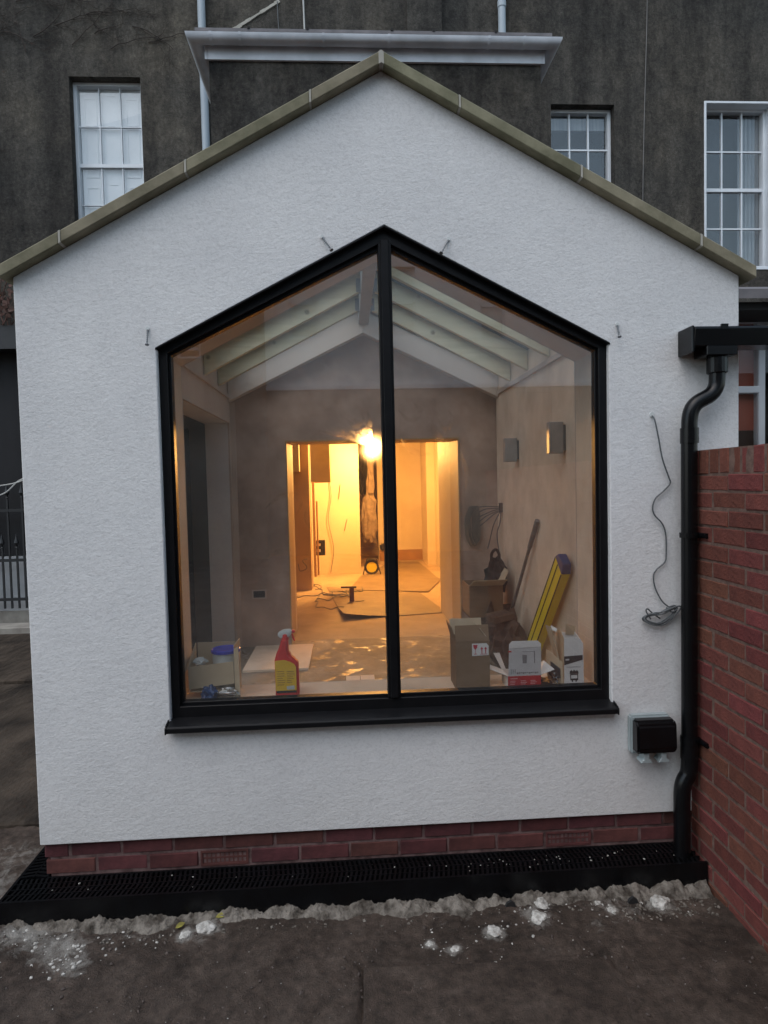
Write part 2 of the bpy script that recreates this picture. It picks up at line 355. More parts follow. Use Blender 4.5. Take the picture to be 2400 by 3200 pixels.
def thing(name, label, cat, loc, group=None):
    o = bpy.data.objects.new(name, None); COL.objects.link(o); o.location = loc; o.empty_display_size = .05
    return tag(o, label, cat, group)
def part(name, g, m, parent, bevel=0, smooth=False, seg=1, kind=None, label=None):
    off = wloc(parent)
    o = bpy.data.objects.new(name, mesh(name, g, m, bevel, smooth, seg, off=off)); COL.objects.link(o); o.parent = parent
    return tag(o, label, kind=kind)
def single(name, g, m, loc, label=None, cat=None, group=None, kind=None, bevel=0, smooth=False, seg=1):
    o = bpy.data.objects.new(name, mesh(name, g, m, bevel, smooth, seg, off=loc)); COL.objects.link(o); o.location = loc
    return tag(o, label, cat, group, kind)
def inst(name, me, parent, wpos, rot=None):   # shares mesh data; wpos in world
    o = bpy.data.objects.new(name, me); COL.objects.link(o); o.parent = parent; o.location = Vector(wpos)-wloc(parent)
    if rot: o.rotation_euler = rot
    return o
def fbm(x, y, s, o=4): return noise.fractal(Vector((x*s, y*s, 3.7)), 1.0, 2.0, o)
def brick_mesh(name, dx, dy, dz, m, ch=.004, jit=.0015):
    g = G().box(-dx/2, dx/2, -dy/2, dy/2, -dz/2, dz/2)
    me = mesh(name, g, m, bevel=ch)
    for v in me.vertices:
        v.co += Vector((random.uniform(-jit, jit), random.uniform(-jit, jit), random.uniform(-jit, jit)))
    return me
def lump_mesh(name, r, m, sub=2, rough=.35, flat=.6, seed=0):
    bm = bmesh.new(); bmesh.ops.create_icosphere(bm, subdivisions=sub, radius=r)
    for v in bm.verts:
        k = 1+rough*noise.fractal(v.co/r*1.3+Vector((seed*7.1, seed*3.3, seed)), 1, 2, 3); v.co *= k; v.co.z *= flat
    me = bpy.data.meshes.new(name); bm.to_mesh(me); bm.free(); me.materials.append(m); return me
def smoothpath(pts, n=6):
    pts = [Vector(p) for p in pts]; out = []
    P = [pts[0]*2-pts[1]] + pts + [pts[-1]*2-pts[-2]]
    for i in range(1, len(P)-2):
        for k in range(n):
            t = k/n; a, b, c, d = P[i-1], P[i], P[i+1], P[i+2]
            out.append(.5*((2*b)+(c-a)*t+(2*a-5*b+4*c-d)*t*t+(3*b-a-3*c+d)*t**3))
    return out+[pts[-1]]

# ================================================================ SETTING: ground
def ground_z(x, y):
    z = -.125 + .018*fbm(x, y, 1.6) + .007*fbm(x, y, 9)
    if x < -1.3: z += min(.03, (-1.3-x)*.05) + .02*max(0, fbm(x+9, y, 5))
    if x > 1.0 and y > -.6: z += .012*max(0, fbm(x, y, 6))
    return z
def axis_lines(lo, hi, step, far):
    a = []; v = lo
    while v < hi+1e-6: a.append(v); v += step
    w = step; l = lo; h = hi; L = []; H = []
    while l > -far: w *= 1.7; l -= w; L.append(l)
    w = step
    while h < far: w *= 1.7; h += w; H.append(h)
    return L[::-1]+a+H
LUMPS = [
 (.361, -.336, .028, 'round white plaster lump lying alone in front of the mortar kerb'),
 (.594, -.195, .030, 'upper of the two big white plaster lumps touching each other by the kerb'),
 (.56, -.275, .033, 'lower crumbled one of the two touching white plaster lumps'),
 (1.10, -.222, .038, 'largest white plaster lump nearest the brick wall'),
 (.88, -.262, .022, 'white plaster crumbs below the dark shards near the brick wall'),
 (.838, -.205, .013, 'small white plaster lump left of the dark shards'),
 (.093, -.372, .016, 'white plaster flake farthest left of the scattered bits'),
 (.185, -.407, .018, 'flat white plaster flake below the round lump at the centre'),
 (.855, -.115, .014, 'upright white plaster chip leaning on the mortar kerb'),
 (-.82, -.205, .036, 'flattened pale plaster heap beside the dead leaves'),
 (-.90, -.24, .024, 'low pale plaster smear left of the heap by the dead leaves')]
BLOBS = [(x, y, r*1.9, 1.0) for x, y, r, _ in LUMPS]+[(-1.55, -.17, .14, .9), (-1.38, -.27, .13, .8), (-1.30, -.36, .09, .75), (-1.62, -.05, .15, .7), (-1.15, -.19, .12, .45), (-.84, -.22, .10, .6),
  (.55, -.25, .08, .7), (.9, -.24, .13, .55), (1.12, -.23, .07, .6), (.78, -.34, .08, .4), (-.25, -.17, .25, .25), (.2, -.16, .2, .3), (-1.9, .1, .25, .6), (-1.85, .35, .2, .5), (-.5, -.33, .12, .22), (-.05, -.4, .09, .2)]
def dust(x, y):
    d = 0
    for a, b, r, k in BLOBS:
        q = ((x-a)**2+(y-b)**2)/(r*r)
        if q < 6: d = max(d, k*math.exp(-q))
    return d
xs = axis_lines(-2.3, 1.45, .0105, 90); ys = axis_lines(-1.0, .75, .0105, 90)
g = G(); nx = len(xs); dv_ = []
for y in ys:
    for x in xs:
        near = -2.4 < x < 1.5 and -1.1 < y < .85
        z = ground_z(x, y) if (-3 < x < 2 and -2 < y < 1.5) else -.13
        d = 0
        if near:
            d = dust(x, y); n1 = noise.fractal(Vector((x*34, y*34, 1.1)), 1.0, 2.0, 4)
            z += .0035*n1+d*.010*max(0, .3+n1)
            cr = abs(y+.485+.01*math.sin(x*9)) if -.2 < x < .75 else 1   # joint round the paving slab
            cl = abs(x+.185+.008*math.sin(y*14)) if y < -.48 else 1
            cr2 = abs((x-.77)-.25*(y+.55)) if y < -.52 else 1
            w_ = min(cr, cl, cr2); z -= .022*max(0, 1-w_/.013)
        g.v.append((x, y, z)); dv_.append(d)
g.f = [(j*nx+i, j*nx+i+1, (j+1)*nx+i+1, (j+1)*nx+i) for j in range(len(ys)-1) for i in range(nx-1)]
me = bpy.data.meshes.new('ground'); me.from_pydata(g.v, [], g.f); me.materials.append(MT['ground']); me.shade_smooth()
at = me.attributes.new('dust', 'FLOAT', 'POINT'); at.data.foreach_set('value', dv_)
o = bpy.data.objects.new('ground', me); COL.objects.link(o); tag(o, kind='structure')
# lumpy mortar haunch along the drain
g = G(); n, mcols = 520, 22
for i in range(n+1):
    x = -1.76+3.11*i/n
    scal = .5+.5*math.sin(x*34+3.0*fbm(x, 5, 3)); scal = scal**.6*(.55+.6*fbm(x, 3, 6)+.25)
    for j in range(mcols+1):
        t = j/mcols; wv = .06+.05*fbm(x, 2, 2.2)+.02*fbm(x, 7, 14)+.02*(x > .2)
        y = -.143-t*wv
        z = (-.106+.024*scal+.012*fbm(x, 0, 7))*(1-t**1.8)+(-.15)*t**1.8
        z += (.010*fbm(x, y*1.3, 24)+.009*noise.ridged_multi_fractal(Vector((x*30, y*34, 0)), 1, 2, 3, 1, 2)*.7-.008+.006*noise.fractal(Vector((x*70, y*70, 0)), 1, 2, 3))*(1.15-t)
        g.v.append((x, y, z))
for i in range(n):
    for j in range(mcols):
        a = i*(mcols+1)+j; g.f.append((a, a+1, a+mcols+2, a+mcols+1))
single('mortar_kerb', g, MT['haunch'], (0, 0, 0), kind='structure', smooth=True)
# paving slab, bottom of the picture
g = G().prism([(-.21, -1.8), (-.176, -.487), (.25, -.50), (.72, -.52), (.775, -.60), (.75, -1.8)], 2, -.2, -.1185)
single('paving_slab', g, MT['ground'], (0, -1, -.15), kind='structure', bevel=.006)
# terrace of old concrete on the left, with steps further back
g = G().box(-8, -1.72, .62, 3.2, -.5, -.055).box(-8, -1.74, 3.2, 5.2, -.5, -.02)
single('concrete_terrace', g, mat('stained_concrete', (.075, .058, .044), (.018, .014, .011), .9, 3.4, .36, .66, scale=(1, .6, 1), bs=14, bst=.9, bd=.03, spec=.2, detail=9), (-3, 2, -.1), kind='structure', bevel=.012)
g = G().box(-8, -1.75, 5.2, 5.5, -.3, .055)
single('stone_kerb', g, MT['stone'], (-4, 5.3, 0), kind='structure', bevel=.01)

# ================================================================ EXTENSION
EX = thing('garden_extension', 'white rendered gabled extension with a house shaped black window', 'extension', (0, 1.7, 0))
WL, WRt = -1.575, 1.592
def topz(x): return 3.472-.55*abs(x)
hole = [(-.992, .676), (.992, .676), (.992, 2.304), (0, 2.82), (-.992, 2.304)]
# gable wall, built as strips round the window hole
g = G()
outer = [(WL, .15), (WRt, .15), (WRt, topz(WRt)), (0, 3.472), (WL, topz(WL))]
g.ring(outer, hole, 1, 0.0, .33)
part('gable_wall', g, MT['render'], EX, bevel=.004)
# side walls (right solid, left with the garden door opening) and inner linings
g = G().box(1.30, WRt-.001, .331, 3.47, .15, topz(1.592)-.002)
part('side_wall', g, MT['render'], EX)
g = G().wall(0, WL+.001, -1.30, .331, 3.47, .15, topz(1.575)-.002, [(.75, 3.365, .15, 2.303)])
part('side_wall', g, MT['render'], EX)
g = G().box(1.28, 1.299, .332, 3.415, .15, 2.9)
part('wall_lining', g, MT['plaster3'], EX)
g = G().wall(0, -1.299, -1.28, .332, 3.415, .152, 2.9, [(.74, 3.364, .152, 2.304)])
part('wall_lining', g, MT['plaster'], EX)
g = G().ring([(-1.28, .15), (1.28, .15), (1.28, 2.76), (0, 3.42), (-1.28, 2.76)], [(-.972, .722), (.957, .722), (.957, 2.285), (0, 2.785), (-.972, 2.285)], 1, .331, .345)
part('wall_lining', g, MT['plaster'], EX)
g = G().ring([(-.9915, .699), (.9915, .699), (.9915, 2.303), (0, 2.819), (-.9915, 2.303)], [(-.972, .7235), (.957, .7235), (.957, 2.285), (0, 2.785), (-.972, 2.285)], 1, .105, .3305)
part('window_reveal', g, MT['plaster3'], EX)
for s in (-1, 1):
    g = G().box(s*1.28, s*1.262, .35, 3.41, 2.525, 2.56)
    part('wall_plate', g, MT['plaster'], EX)
# plinth bricks
pl = part('plinth', G().box(-1.545, 1.36, .0295, .3, -.1, .152), MT['pmortar'], EX)
bms = [brick_mesh('brick', .215, .1, .065, MT['plinth']) for _ in range(4)]
half = brick_mesh('brick', .102, .1, .065, MT['plinth'])
x0 = -1.5765
for k in range(13):
    xc = x0+.225*k+.1125
    if k in (3, 10): continue
    inst('brick', random.choice(bms), pl, (xc+.006, .076+random.uniform(-.002, .002), .0375), (0, random.uniform(-.006, .006), 0))
for k in range(13):
    inst('brick', random.choice(bms), pl, (x0+.225*k+.1125+.1125+.006, .076+random.uniform(-.002, .002), .1125), (0, random.uniform(-.006, .006), 0))
inst('brick', half, pl, (x0+.06, .076, .1125))
for k in (3, 10):   # terracotta air bricks
    xc = x0+.225*k+.1185
    g = G().ring([(xc-.106, .003), (xc+.106, .003), (xc+.106, .071), (xc-.106, .071)], [(xc-.098, .012), (xc+.098, .012), (xc+.098, .063), (xc-.098, .063)], 1, .024, .06)
    g.box(xc-.1, xc+.1, .05, .055, .01, .066)
    for r in range(3): g.box(xc-.098, xc+.098, .028, .05, .012+.0255*r-.004, .012+.0255*r+.004)
    for c in range(11): g.box(xc-.098+.0196*c-.0035, xc-.098+.0196*c+.0035, .029, .05, .012, .063)
    ab = part('air_brick', g, MT['plinth'], EX)
    part('vent_void', G().box(xc-.097, xc+.097, .0485, .0495, .013, .062), MT['void'], ab)
# coping stones
cj = [-1.612, -1.355, -.83, -.303, 0, .331, .857, 1.39, 1.645]
for a, b in zip(cj[:-1], cj[1:]):
    ga, gb = (.004 if a != 0 else .007), (.004 if b != 0 else .007)
    a2, b2 = a+ga, b-gb
    g = G().prism([(a2, topz(a2)), (b2, topz(b2)), (b2, topz(b2)+.053), (a2, topz(a2)+.053)], 1, -.052, .38)
    part('coping_stone', g, MT['coping'], EX, bevel=.004)
for x in cj[1:-1]:
    w = .0042 if x else .011
    pk = .002
    g = G().prism([(x-w, topz(x-w)+.002), (x, topz(x)+.002), (x+w, topz(x+w)+.002), (x+w, topz(x+w)+.051+pk), (x, topz(x)+.051+pk), (x-w, topz(x-w)+.051+pk)], 1, -.053, .37)
    part('mortar_joint', g, MT['joint'], EX)
# roof; unseen glazed strips added in both slopes to brighten the room
for s in (-1, 1):
    def slope(x0, x1, dz0, dz1, ya, yb): return G().prism([(s*x0, 3.472-.55*x0+dz0), (s*x1, 3.472-.55*x1+dz0), (s*x1, 3.472-.55*x1+dz1), (s*x0, 3.472-.55*x0+dz1)], 1, ya, yb)
    part('roof_slope', slope(0, 1.66, 0, .05, 3.31, 3.59), MT['slate'], EX)
    part('roof_slope', slope(1.22, 1.66, 0, .05, .381, 3.309), MT['slate'], EX)
    part('roof_slope', slope(0, .10, 0, .05, .381, 3.309), MT['slate'], EX)
    rl_ = part('added_rooflight', slope(.101, .15, .002, .07, .40, 3.308).add(slope(.14, 1.19, .002, .07, .382, .405).v, slope(0, 1, 0, 1, 0, 1).f).add(slope(1.17, 1.219, .002, .07, .40, 3.308).v, slope(0, 1, 0, 1, 0, 1).f), MT['black'], EX)
    part('added_rooflight_pane', slope(.151, 1.169, .03, .036, .40, 3.308), MT['doorglass'], rl_)
# window
def house(dx, dz0, ds, da): return [(-.992+dx, .679+dz0), (.992-dx, .679+dz0), (.992-dx, 2.304-ds), (0, 2.818-da), (-.992+dx, 2.304-ds)]
g = G().ring(house(.0, .0, .0, .0), house(.037, .052, .018, .056), 1, .028, .10)
g.ring(house(.036, .051, .0175, .055), house(.048, .066, .024, .076), 1, .05, .092)
g.prism([(-.996, 2.295), (0, 2.811), (.996, 2.295), (.996, 2.304), (0, 2.8205), (-.996, 2.304)], 1, -.005, .04)
wf = part('window', g, MT['black'], EX, bevel=.002)
g = G().box(-.029, .029, .022, .098, .735, 2.755).box(-.017, .017, .012, .03, .735, 2.765)
part('mullion', g, MT['black'], wf, bevel=.002)
gz = lambda sx: [(sx*.028, .744), (sx*.945, .744), (sx*.945, 2.281), (sx*.028, 2.744)]
for s in (-1, 1): part('glass_pane', G().prism(gz(s), 1, .066, .072), MT['glass'], wf)
g = G().prism([(.10, .700), (.03, .684), (-.045, .668), (-.052, .663), (-.052, .641), (-.046, .641), (-.046, .655), (.03, .665), (.10, .67)], 0, -.998, .998)
part('outer_sill', g, MT['black'], wf, bevel=.0015)
for s in (-1, 1):
    a, b = (.998, 1.004) if s > 0 else (-1.004, -.998)
    part('sill_end_cap', G().prism([(.03, .692), (-.045, .674), (-.056, .664), (-.056, .638), (.0, .638), (.03, .665)], 0, a, b), MT['black'], wf, bevel=.001)
part('window_board', G().box(-.99, .985, .10, .285, .70, .722), MT['sill'], EX, bevel=.004)
# greasy smears on the inside of the glass
g = G()
def smear(pts, w):
    pts = smoothpath([(p[0], .078, p[1]) for p in pts], 5); n = len(pts)
    L = []
    for i, p in enumerate(pts):
        t = (pts[min(i+1, n-1)]-pts[max(i-1, 0)]).normalized(); q = Vector((-t.z, 0, t.x)); ww = w*math.sin(math.pi*(i+.4)/(n-.2))+.001
        L += [p+q*ww, p-q*ww]
    g.add(L, [(2*i, 2*i+1, 2*i+3, 2*i+2) for i in range(n-1)])
for k in range(8):
    a = k/7
    smear([(-.055-.02*(1-a), 1.86), (-.11-.05*(1-a)+.03*a, 1.90+.03*a), (-.16-.10*(1-a)+.08*a, 1.93+.06*a), (-.22-.09*(1-a)+.13*a, 1.945+.085*a+.012*math.sin(k*2.3))], .006+.004*(k % 3))
for c in ((.10, 2.03, .05, .045), (.26, 1.99, .035, .05)):
    smear([(c[0]-c[2], c[1]), (c[0], c[1]-c[3]), (c[0]+c[2], c[1]-.01), (c[0]+.02, c[1]+c[3]*.7)], .012)
smear([(.20, 1.99), (.215, 1.93), (.245, 1.87), (.26, 1.83)], .02); smear([(.06, 1.9), (.085, 1.86), (.14, 1.835), (.19, 1.83)], .014)
smear([(-.56, 1.60), (-.50, 1.65), (-.43, 1.66), (-.40, 1.62), (-.42, 1.57)], .012); smear([(-.60, 1.35), (-.52, 1.40), (-.45, 1.41)], .012)
smear([(-.36, 1.63), (-.38, 1.55), (-.34, 1.48)], .008); smear([(.33, 1.83), (.36, 1.74), (.35, 1.66)], .012); smear([(.35, 1.5), (.37, 1.4), (.42, 1.38)], .012)
part('smear', g, MT['smear'], wf, kind='stuff')
# rafters, ridge, ring
def rafz(x): return 3.235-.515*abs(x)
for y in (1.73, 2.28, 2.83):
    for s in (-1, 1):
        y2 = y+(.02 if s < 0 else 0)
        a, b = (-1.275, -.046) if s < 0 else (.056, 1.275)
        g = G().prism([(a, rafz(a)), (b, rafz(b)), (b, rafz(b)+.155), (a, rafz(a)+.155)], 1, y2, y2+.047)
        part('rafter', g, MT['rafter'], EX, bevel=.002)
        xa = -.05 if s < 0 else .06
        part('joist_hanger', G().box(xa-.028, xa+.028, y2-.003, y2+.05, rafz(xa)-.004, rafz(xa)+.1), MT['greym'], EX)
for y in (1.73, 2.28, 2.83, 3.31):  # dark strips added under the glazing so gaps by the rafters look dark
    for s in (-1, 1):
        a, b = (-1.275, -.046) if s < 0 else (.056, 1.275)
        part('dark_gap_strip', G().prism([(a, rafz(a)+.157), (b, rafz(b)+.157), (b, rafz(b)+.167), (a, rafz(a)+.167)], 1, y-.055, y+.06 if y < 3 else y+.09), MT['dark'], EX)
part('ridge_beam', G().box(-.042, .052, .36, 3.36, 3.195, 3.45), MT['ridge'], EX, bevel=.003)
for s in (-1, 1):
    e = s*1.30
    part('roof_lining', G().prism([(0, 3.425), (e*.09, 3.425-.515*.117), (e*.09, 3.44-.515*.117), (0, 3.44)], 1, .35, 3.41), MT['dark'], EX)
    part('roof_lining', G().prism([(s*1.2, 3.425-.515*1.2), (e, 3.425-.515*1.3), (e, 3.44-.515*1.3), (s*1.2, 3.44-.515*1.2)], 1, .35, 3.41), MT['dark'], EX)
    x0_ = .0 if s > 0 else 0.0
    g = G().prism([(0, 3.12), (s*1.275, 3.12-.487*1.275), (s*1.275, 3.33-.487*1.275), (0, 3.33)], 1, 3.30, 3.405)
    part('ring_beam', g, MT['board'], EX, bevel=.003)
# back wall of the room: brown plaster, doorway cut through the old wall
g = G().wall(1, 3.42, 3.595, -1.4, 1.8, -.1, 3.5, [(-.765, .905, .0, 2.13)])
part('back_wall', g, MT['plaster2'], EX)
part('corner_bead', G().box(-1.29, -1.235, 3.395, 3.42, .15, 2.5), MT['plaster'], EX)
part('floor', G().box(-1.58, 1.58, .34, 3.6, .05, .15), MT['floor'], EX)
# black framed garden door in the left wall
dr = part('garden_door', G().wall(0, -1.57, -1.51, .75, 3.364, .151, 2.30, [(.83, 1.55, .25, 2.2), (1.68, 2.4, .25, 2.2), (2.5, 2.72, .25, 2.2)]), MT['black'], EX, bevel=.003)
for a, b in ((.83, 1.55), (1.68, 2.4), (2.5, 2.72)):
    part('glass_pane', G().box(-1.545, -1.535, a, b, .25, 2.2), MT['doorglass'], dr)
# back boxes and small fixings that are part of the room
bx = part('socket_box', G().ring([(-1.13, .615), (-.99, .615), (-.99, .705), (-1.13, .705)], [(-1.115, .628), (-1.005, .628), (-1.005, .692), (-1.115, .692)], 1, 3.412, 3.425), MT['plaster'], EX)
part('socket_recess', G().box(-1.115, -1.005, 3.4165, 3.4185, .628, .692), MT['void'], bx)
part('floor_board', G().box(-1.1, -.55, 2.55, 3.38, .15, .168), MT['plaster3'], EX)
tp = part('floor_tile', G().box(-.235, -.125, 2.06, 2.3, .15, .162), MT['plaster3'], EX); part('floor_tile', G().box(-.12, -.01, 2.06, 2.3, .15, .163), MT['plaster3'], EX)

# ================================================================ OLD HOUSE
OH = thing('old_house', 'tall dark grey rendered old house rising behind the white extension', 'house', (0, 6.3, 0))
FY = 6.3
Wd = [(-3.77, -2.83, 5.05, 7.25), (2.80, 3.71, 4.85, 6.95), (5.03, 6.02, 4.70, 6.99)]
g = G().wall(1, FY, FY+.45, -16, 16, -.3, 9.4, Wd+[(-1.35, 1.75, -.3, 2.75)])
part('wall', g, MT['old'], OH)
def sash(x0, x1, z0, z1, rows, cols, bw, yy, surround=False):
    fw = .045
    g = G().ring([(x0, z0), (x1, z0), (x1, z1), (x0, z1)], [(x0+fw, z0+fw), (x1-fw, z0+fw), (x1-fw, z1-fw), (x0+fw, z1-fw)], 1, yy, yy+.1)
    if surround:
        g.ring([(x0-.02, z0-.05), (x1+.02, z0-.05), (x1+.02, z1+.02), (x0-.02, z1+.02)], [(x0+.012, z0), (x1-.012, z0), (x1-.012, z1-.012), (x0+.012, z1-.012)], 1, FY-.012, yy)
    w = part('window', g, MT['white'], OH, bevel=.004)
    X0, X1, Z0, Z1 = x0+fw, x1-fw, z0+fw, z1-fw; mid = Z1-(Z1-Z0)*.5
    g = G(); pw, ph = (X1-X0)/cols, (Z1-Z0)/rows
    for c in range(1, cols): g.box(X0+pw*c-bw, X0+pw*c+bw, yy+.035, yy+.07, Z0, Z1)
    for r in range(1, rows):
        z = Z0+ph*r
        if r == rows//2: g.box(X0, X1, yy+.02, yy+.08, z-.024, z+.024)
        else: g.box(X0, X1, yy+.036, yy+.069, z-bw, z+bw)
    part('glazing_bars', g, MT['white'], w)
    for c in range(cols):
        for r in range(rows):
            gg = G().box(X0+pw*c+.012, X0+pw*(c+1)-.012, yy+.05, yy+.055, Z0+ph*r+.014, Z0+ph*(r+1)-.014)
            part('pane', gg, MT['oldglass'], w)
    return w, X0, X1, Z0, Z1
w, X0, X1, Z0, Z1 = sash(*Wd[0], 4, 3, .006, FY+.13)
for c in range(3):   # closed panelled shutters behind the glass
    a = X0+(X1-X0)*c/3; b = X0+(X1-X0)*(c+1)/3
    g = G().box(a+.004, b-.004, FY+.22, FY+.25, Z0-.02, Z1+.02)
    for z in (Z0+.12, Z0+.92, Z0+1.62):
        h = .68 if z < Z1-.6 else .38
        if c != 1:
            g.ring([(a+.05, z), (b-.05, z), (b-.05, z+h), (a+.05, z+h)], [(a+.075, z+.025), (b-.075, z+.025), (b-.075, z+h-.025), (a+.075, z+h-.025)], 1, FY+.212, FY+.2205)
        else: g.box(a+.09, b-.09, FY+.214, FY+.2205, z+h+.02, z+h+.032)
    part('shutter', g, MT['shutter'], w, bevel=.002)
w, X0, X1, Z0, Z1 = sash(*Wd[1], 4, 3, .011, FY+.13)
part('blind', G().box(X0, X1, FY+.24, FY+.25, Z1-.17, Z1).box(X0, X1, FY+.235, FY+.255, Z1-.19, Z1-.165), MT['net'], w)
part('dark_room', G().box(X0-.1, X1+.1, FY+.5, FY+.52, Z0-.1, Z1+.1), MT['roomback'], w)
w, X0, X1, Z0, Z1 = sash(*Wd[2], 4, 3, .011, FY+.14, True)
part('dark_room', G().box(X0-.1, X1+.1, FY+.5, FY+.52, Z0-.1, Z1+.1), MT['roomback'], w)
cg = G()
for k in range(24):
    xx = X1-.30+k*.0128; cg.box(xx, xx+.014, FY+.27+.012*math.sin(k*1.3), FY+.283+.012*math.sin(k*1.3), Z0, Z1)
part('curtain', cg, MT['net'], w)
# rear projection with the white gutter
PX0, PX1, PY = -1.40, 1.82, 3.6
g = G().wall(1, PY, PY+.3, PX0, PX1, -.1, 5.80, [(-.765, .905, .0, 2.13)])
g.box(PX0, PX0+.3, PY+.301, FY-.002, -.1, 5.79); g.box(PX1-.3, PX1, PY+.301, FY-.002, -.1, 5.79)
part('rear_wing', g, MT['old'], OH)
ez = 5.80
g = G().box(PX0-.01, PX1+.01, PY-.03, PY-.003, ez-.03, ez+.12)
g.box(PX0-.032, PX0-.004, PY-.03, FY-.001, ez-.03, ez+.12); g.box(PX1+.004, PX1+.032, PY-.03, FY-.001, ez-.03, ez+.12)
part('fascia', g, MT['pvc'], OH)
def halfround(pts, r, n=10):   # open gutter trough swept along pts
    pts = [Vector(p) for p in pts]; gg = G(); rows = []
    for i, p in enumerate(pts):
        d0 = (pts[i]-pts[i-1]).normalized() if i else (pts[1]-pts[0]).normalized()
        d1 = (pts[i+1]-pts[i]).normalized() if i < len(pts)-1 else d0
        s0 = Vector((d0.y, -d0.x, 0)); s1 = Vector((d1.y, -d1.x, 0)); s_ = (s0+s1); s_ = s_/(s_.dot(s0))
        prof = [(math.cos(math.pi*k/n)*-1, -math.sin(math.pi*k/n)) for k in range(n+1)]
        prof += [(x*.93, z*.93+.0) for x, z in prof[::-1]]
        rows.append([p+s_*r*x+Vector((0, 0, r*z)) for x, z in prof])
    m = len(rows[0]); vs = [q for w_ in rows for q in w_]
    fs = [(i*m+k, i*m+(k+1) % m, (i+1)*m+(k+1) % m, (i+1)*m+k) for i in range(len(pts)-1) for k in range(m)]
    fs += [tuple(range(m)), tuple((len(pts)-1)*m+k for k in range(m))]
    return gg.add(vs, fs)
gx0, gx1, gy, gzz = PX0-.115, PX1+.10, PY-.10, ez+.135
g = halfround([(gx0, FY-.01, gzz), (gx0, gy, gzz), (gx1, gy, gzz), (gx1, FY-.01, gzz)], .068)
part('roof_gutter', g, MT['pvc'], OH, smooth=True)
g = G()
for x in (-1.35, -1.08, -.30, .32, 1.28, 1.62):
    hh = halfround([(x-.012, gy, gzz), (x+.012, gy, gzz)], .0725); g.add(hh.v, hh.f)
br_ = part('gutter_bracket', g, MT['pvc'], OH, kind='stuff')
# low roof over the wing
g = G().prism([(PY-.12, ez+.17), (FY, ez+.62), (FY, ez+.66), (PY-.12, ez+.20)], 0, PX0-.1, PX1+.08)
part('wing_roof', g, MT['slate'], OH)
g = G()
for x in (-1.0, -.45, .35, .75, 1.35):
    g.prism([(PY-.13, ez+.196), (FY, ez+.655), (FY, ez+.675), (PY-.13, ez+.216)], 0, x-.012, x+.012)
part('roof_rib', g, MT['dark'], OH)
# drainpipes, cables and the scar of a former roof on the facade
part('drainpipe', G().tube([(-1.97, FY-.06, 3.0), (-1.97, FY-.06, 9.4)], .052, 14).tube([(-1.97, FY-.06, 7.55), (-1.97, FY-.06, 7.63)], .06, 14), MT['pipe'], OH, smooth=True)
part('drainpipe', G().tube([(2.11, FY-.06, 6.6), (2.11, FY-.06, 9.4)], .052, 14).tube([(2.11, FY-.06, 8.2), (2.11, FY-.06, 8.28)], .06, 14), MT['pipe'], OH, smooth=True)
g = G()
for k in range(14):
    a = Vector((-1.85, FY-.008, 7.70)).lerp(Vector((-.93, FY-.008, 8.27)), k/14); b = Vector((-1.85, FY-.008, 7.70)).lerp(Vector((-.93, FY-.008, 8.27)), (k+1)/14)
    g.beam(a+Vector((0, 0, random.uniform(-.008, .008))), b, .02, random.uniform(.018, .05))
part('flashing_scar', g, MT['joint'], OH)
part('wall_cable', G().tube(smoothpath([(-.62, FY-.02, 9), (-.605, FY-.02, 8.1), (-.59, FY-.02, 7.0)]), .012, 6), MT['wcable'], OH)
part('wall_cable', G().tube(smoothpath([(-.96, FY-.02, 8.26), (-.95, FY-.02, 7.9), (-.90, FY-.02, 7.3)]), .006, 6), MT['cable'], OH)
part('wall_cable', G().tube(smoothpath([(4.20, FY-.012, 9.35), (4.18, FY-.012, 8.1), (4.13, FY-.012, 6.6), (4.10, FY-.012, 5.2), (4.08, FY-.012, 3)]), .006, 6), mat('weathered_cable', (.2, .19, .18), rough=.8), OH)
part('main_roof', G().prism([(FY-.3, 9.401), (FY+9, 9.401), (FY+4.5, 12.0)], 0, -16.2, 16.2), MT['slate'], OH)
# pilaster strip
part('pilaster', G().box(.80, 1.28, FY-.06, FY-.001, 5.9, 9.4), MT['old'], OH)
# lit back room inside the old house
g = G().box(-1.399, -1.30, 3.9, 6.7, .15, 2.75)
part('inner_wall', g, MT['wallO'], OH)
part('inner_wall', G().box(-1.6, -.74, 6.70, 6.95, .15, 2.7), MT['ply'], OH)
part('inner_wall', G().box(-1.6, -.80, 6.951, 8.27, .15, 2.7), MT['wallO'], OH)
part('inner_wall', G().box(-1.4, .02, 8.27, 8.42, .15, 2.7), MT['wallO'], OH)
part('inner_wall', G().box(.905, 1.5, 3.901, 4.85, .15, 2.7), MT['wallO'], OH)
part('inner_wall', G().box(-.98, -.765, 3.901, 4.2, .15, 2.7), MT['wallO'], OH)
part('inner_wall', G().box(1.45, 1.55, 4.851, 10.1, .15, 2.7), MT['wallO'], OH)
part('inner_wall', G().box(1.30, 1.449, 9.2, 10.1, .15, 2.7), MT['wallO'], OH)
part('inner_wall', G().box(.42, 1.6, 10.1, 10.2, .15, 2.7), MT['wallO'], OH)
part('inner_wall', G().box(-.6, .45, 12.8, 12.9, .15, 2.7), MT['wallO'], OH)
part('inner_wall', G().box(-.2, -.1, 8.421, 12.8, .15, 2.7).box(.46, .56, 10.201, 12.8, .15, 2.7), MT['wallO'], OH)
part('skirting', G().box(.43, 1.30, 10.075, 10.099, .15, .36), MT['skirting'], OH)
part('back_room_floor', G().box(-.764, .904, 3.601, 3.9, .04, .1495).box(-2, 2, 3.9, 13, .04, .1495), mat('back_room_screed', (.46, .36, .24), (.33, .25, .16), .8, 2.4), OH)
part('back_room_ceiling', G().box(-2, 2, 3.901, 13, 2.70, 2.8), MT['wallO'], OH)
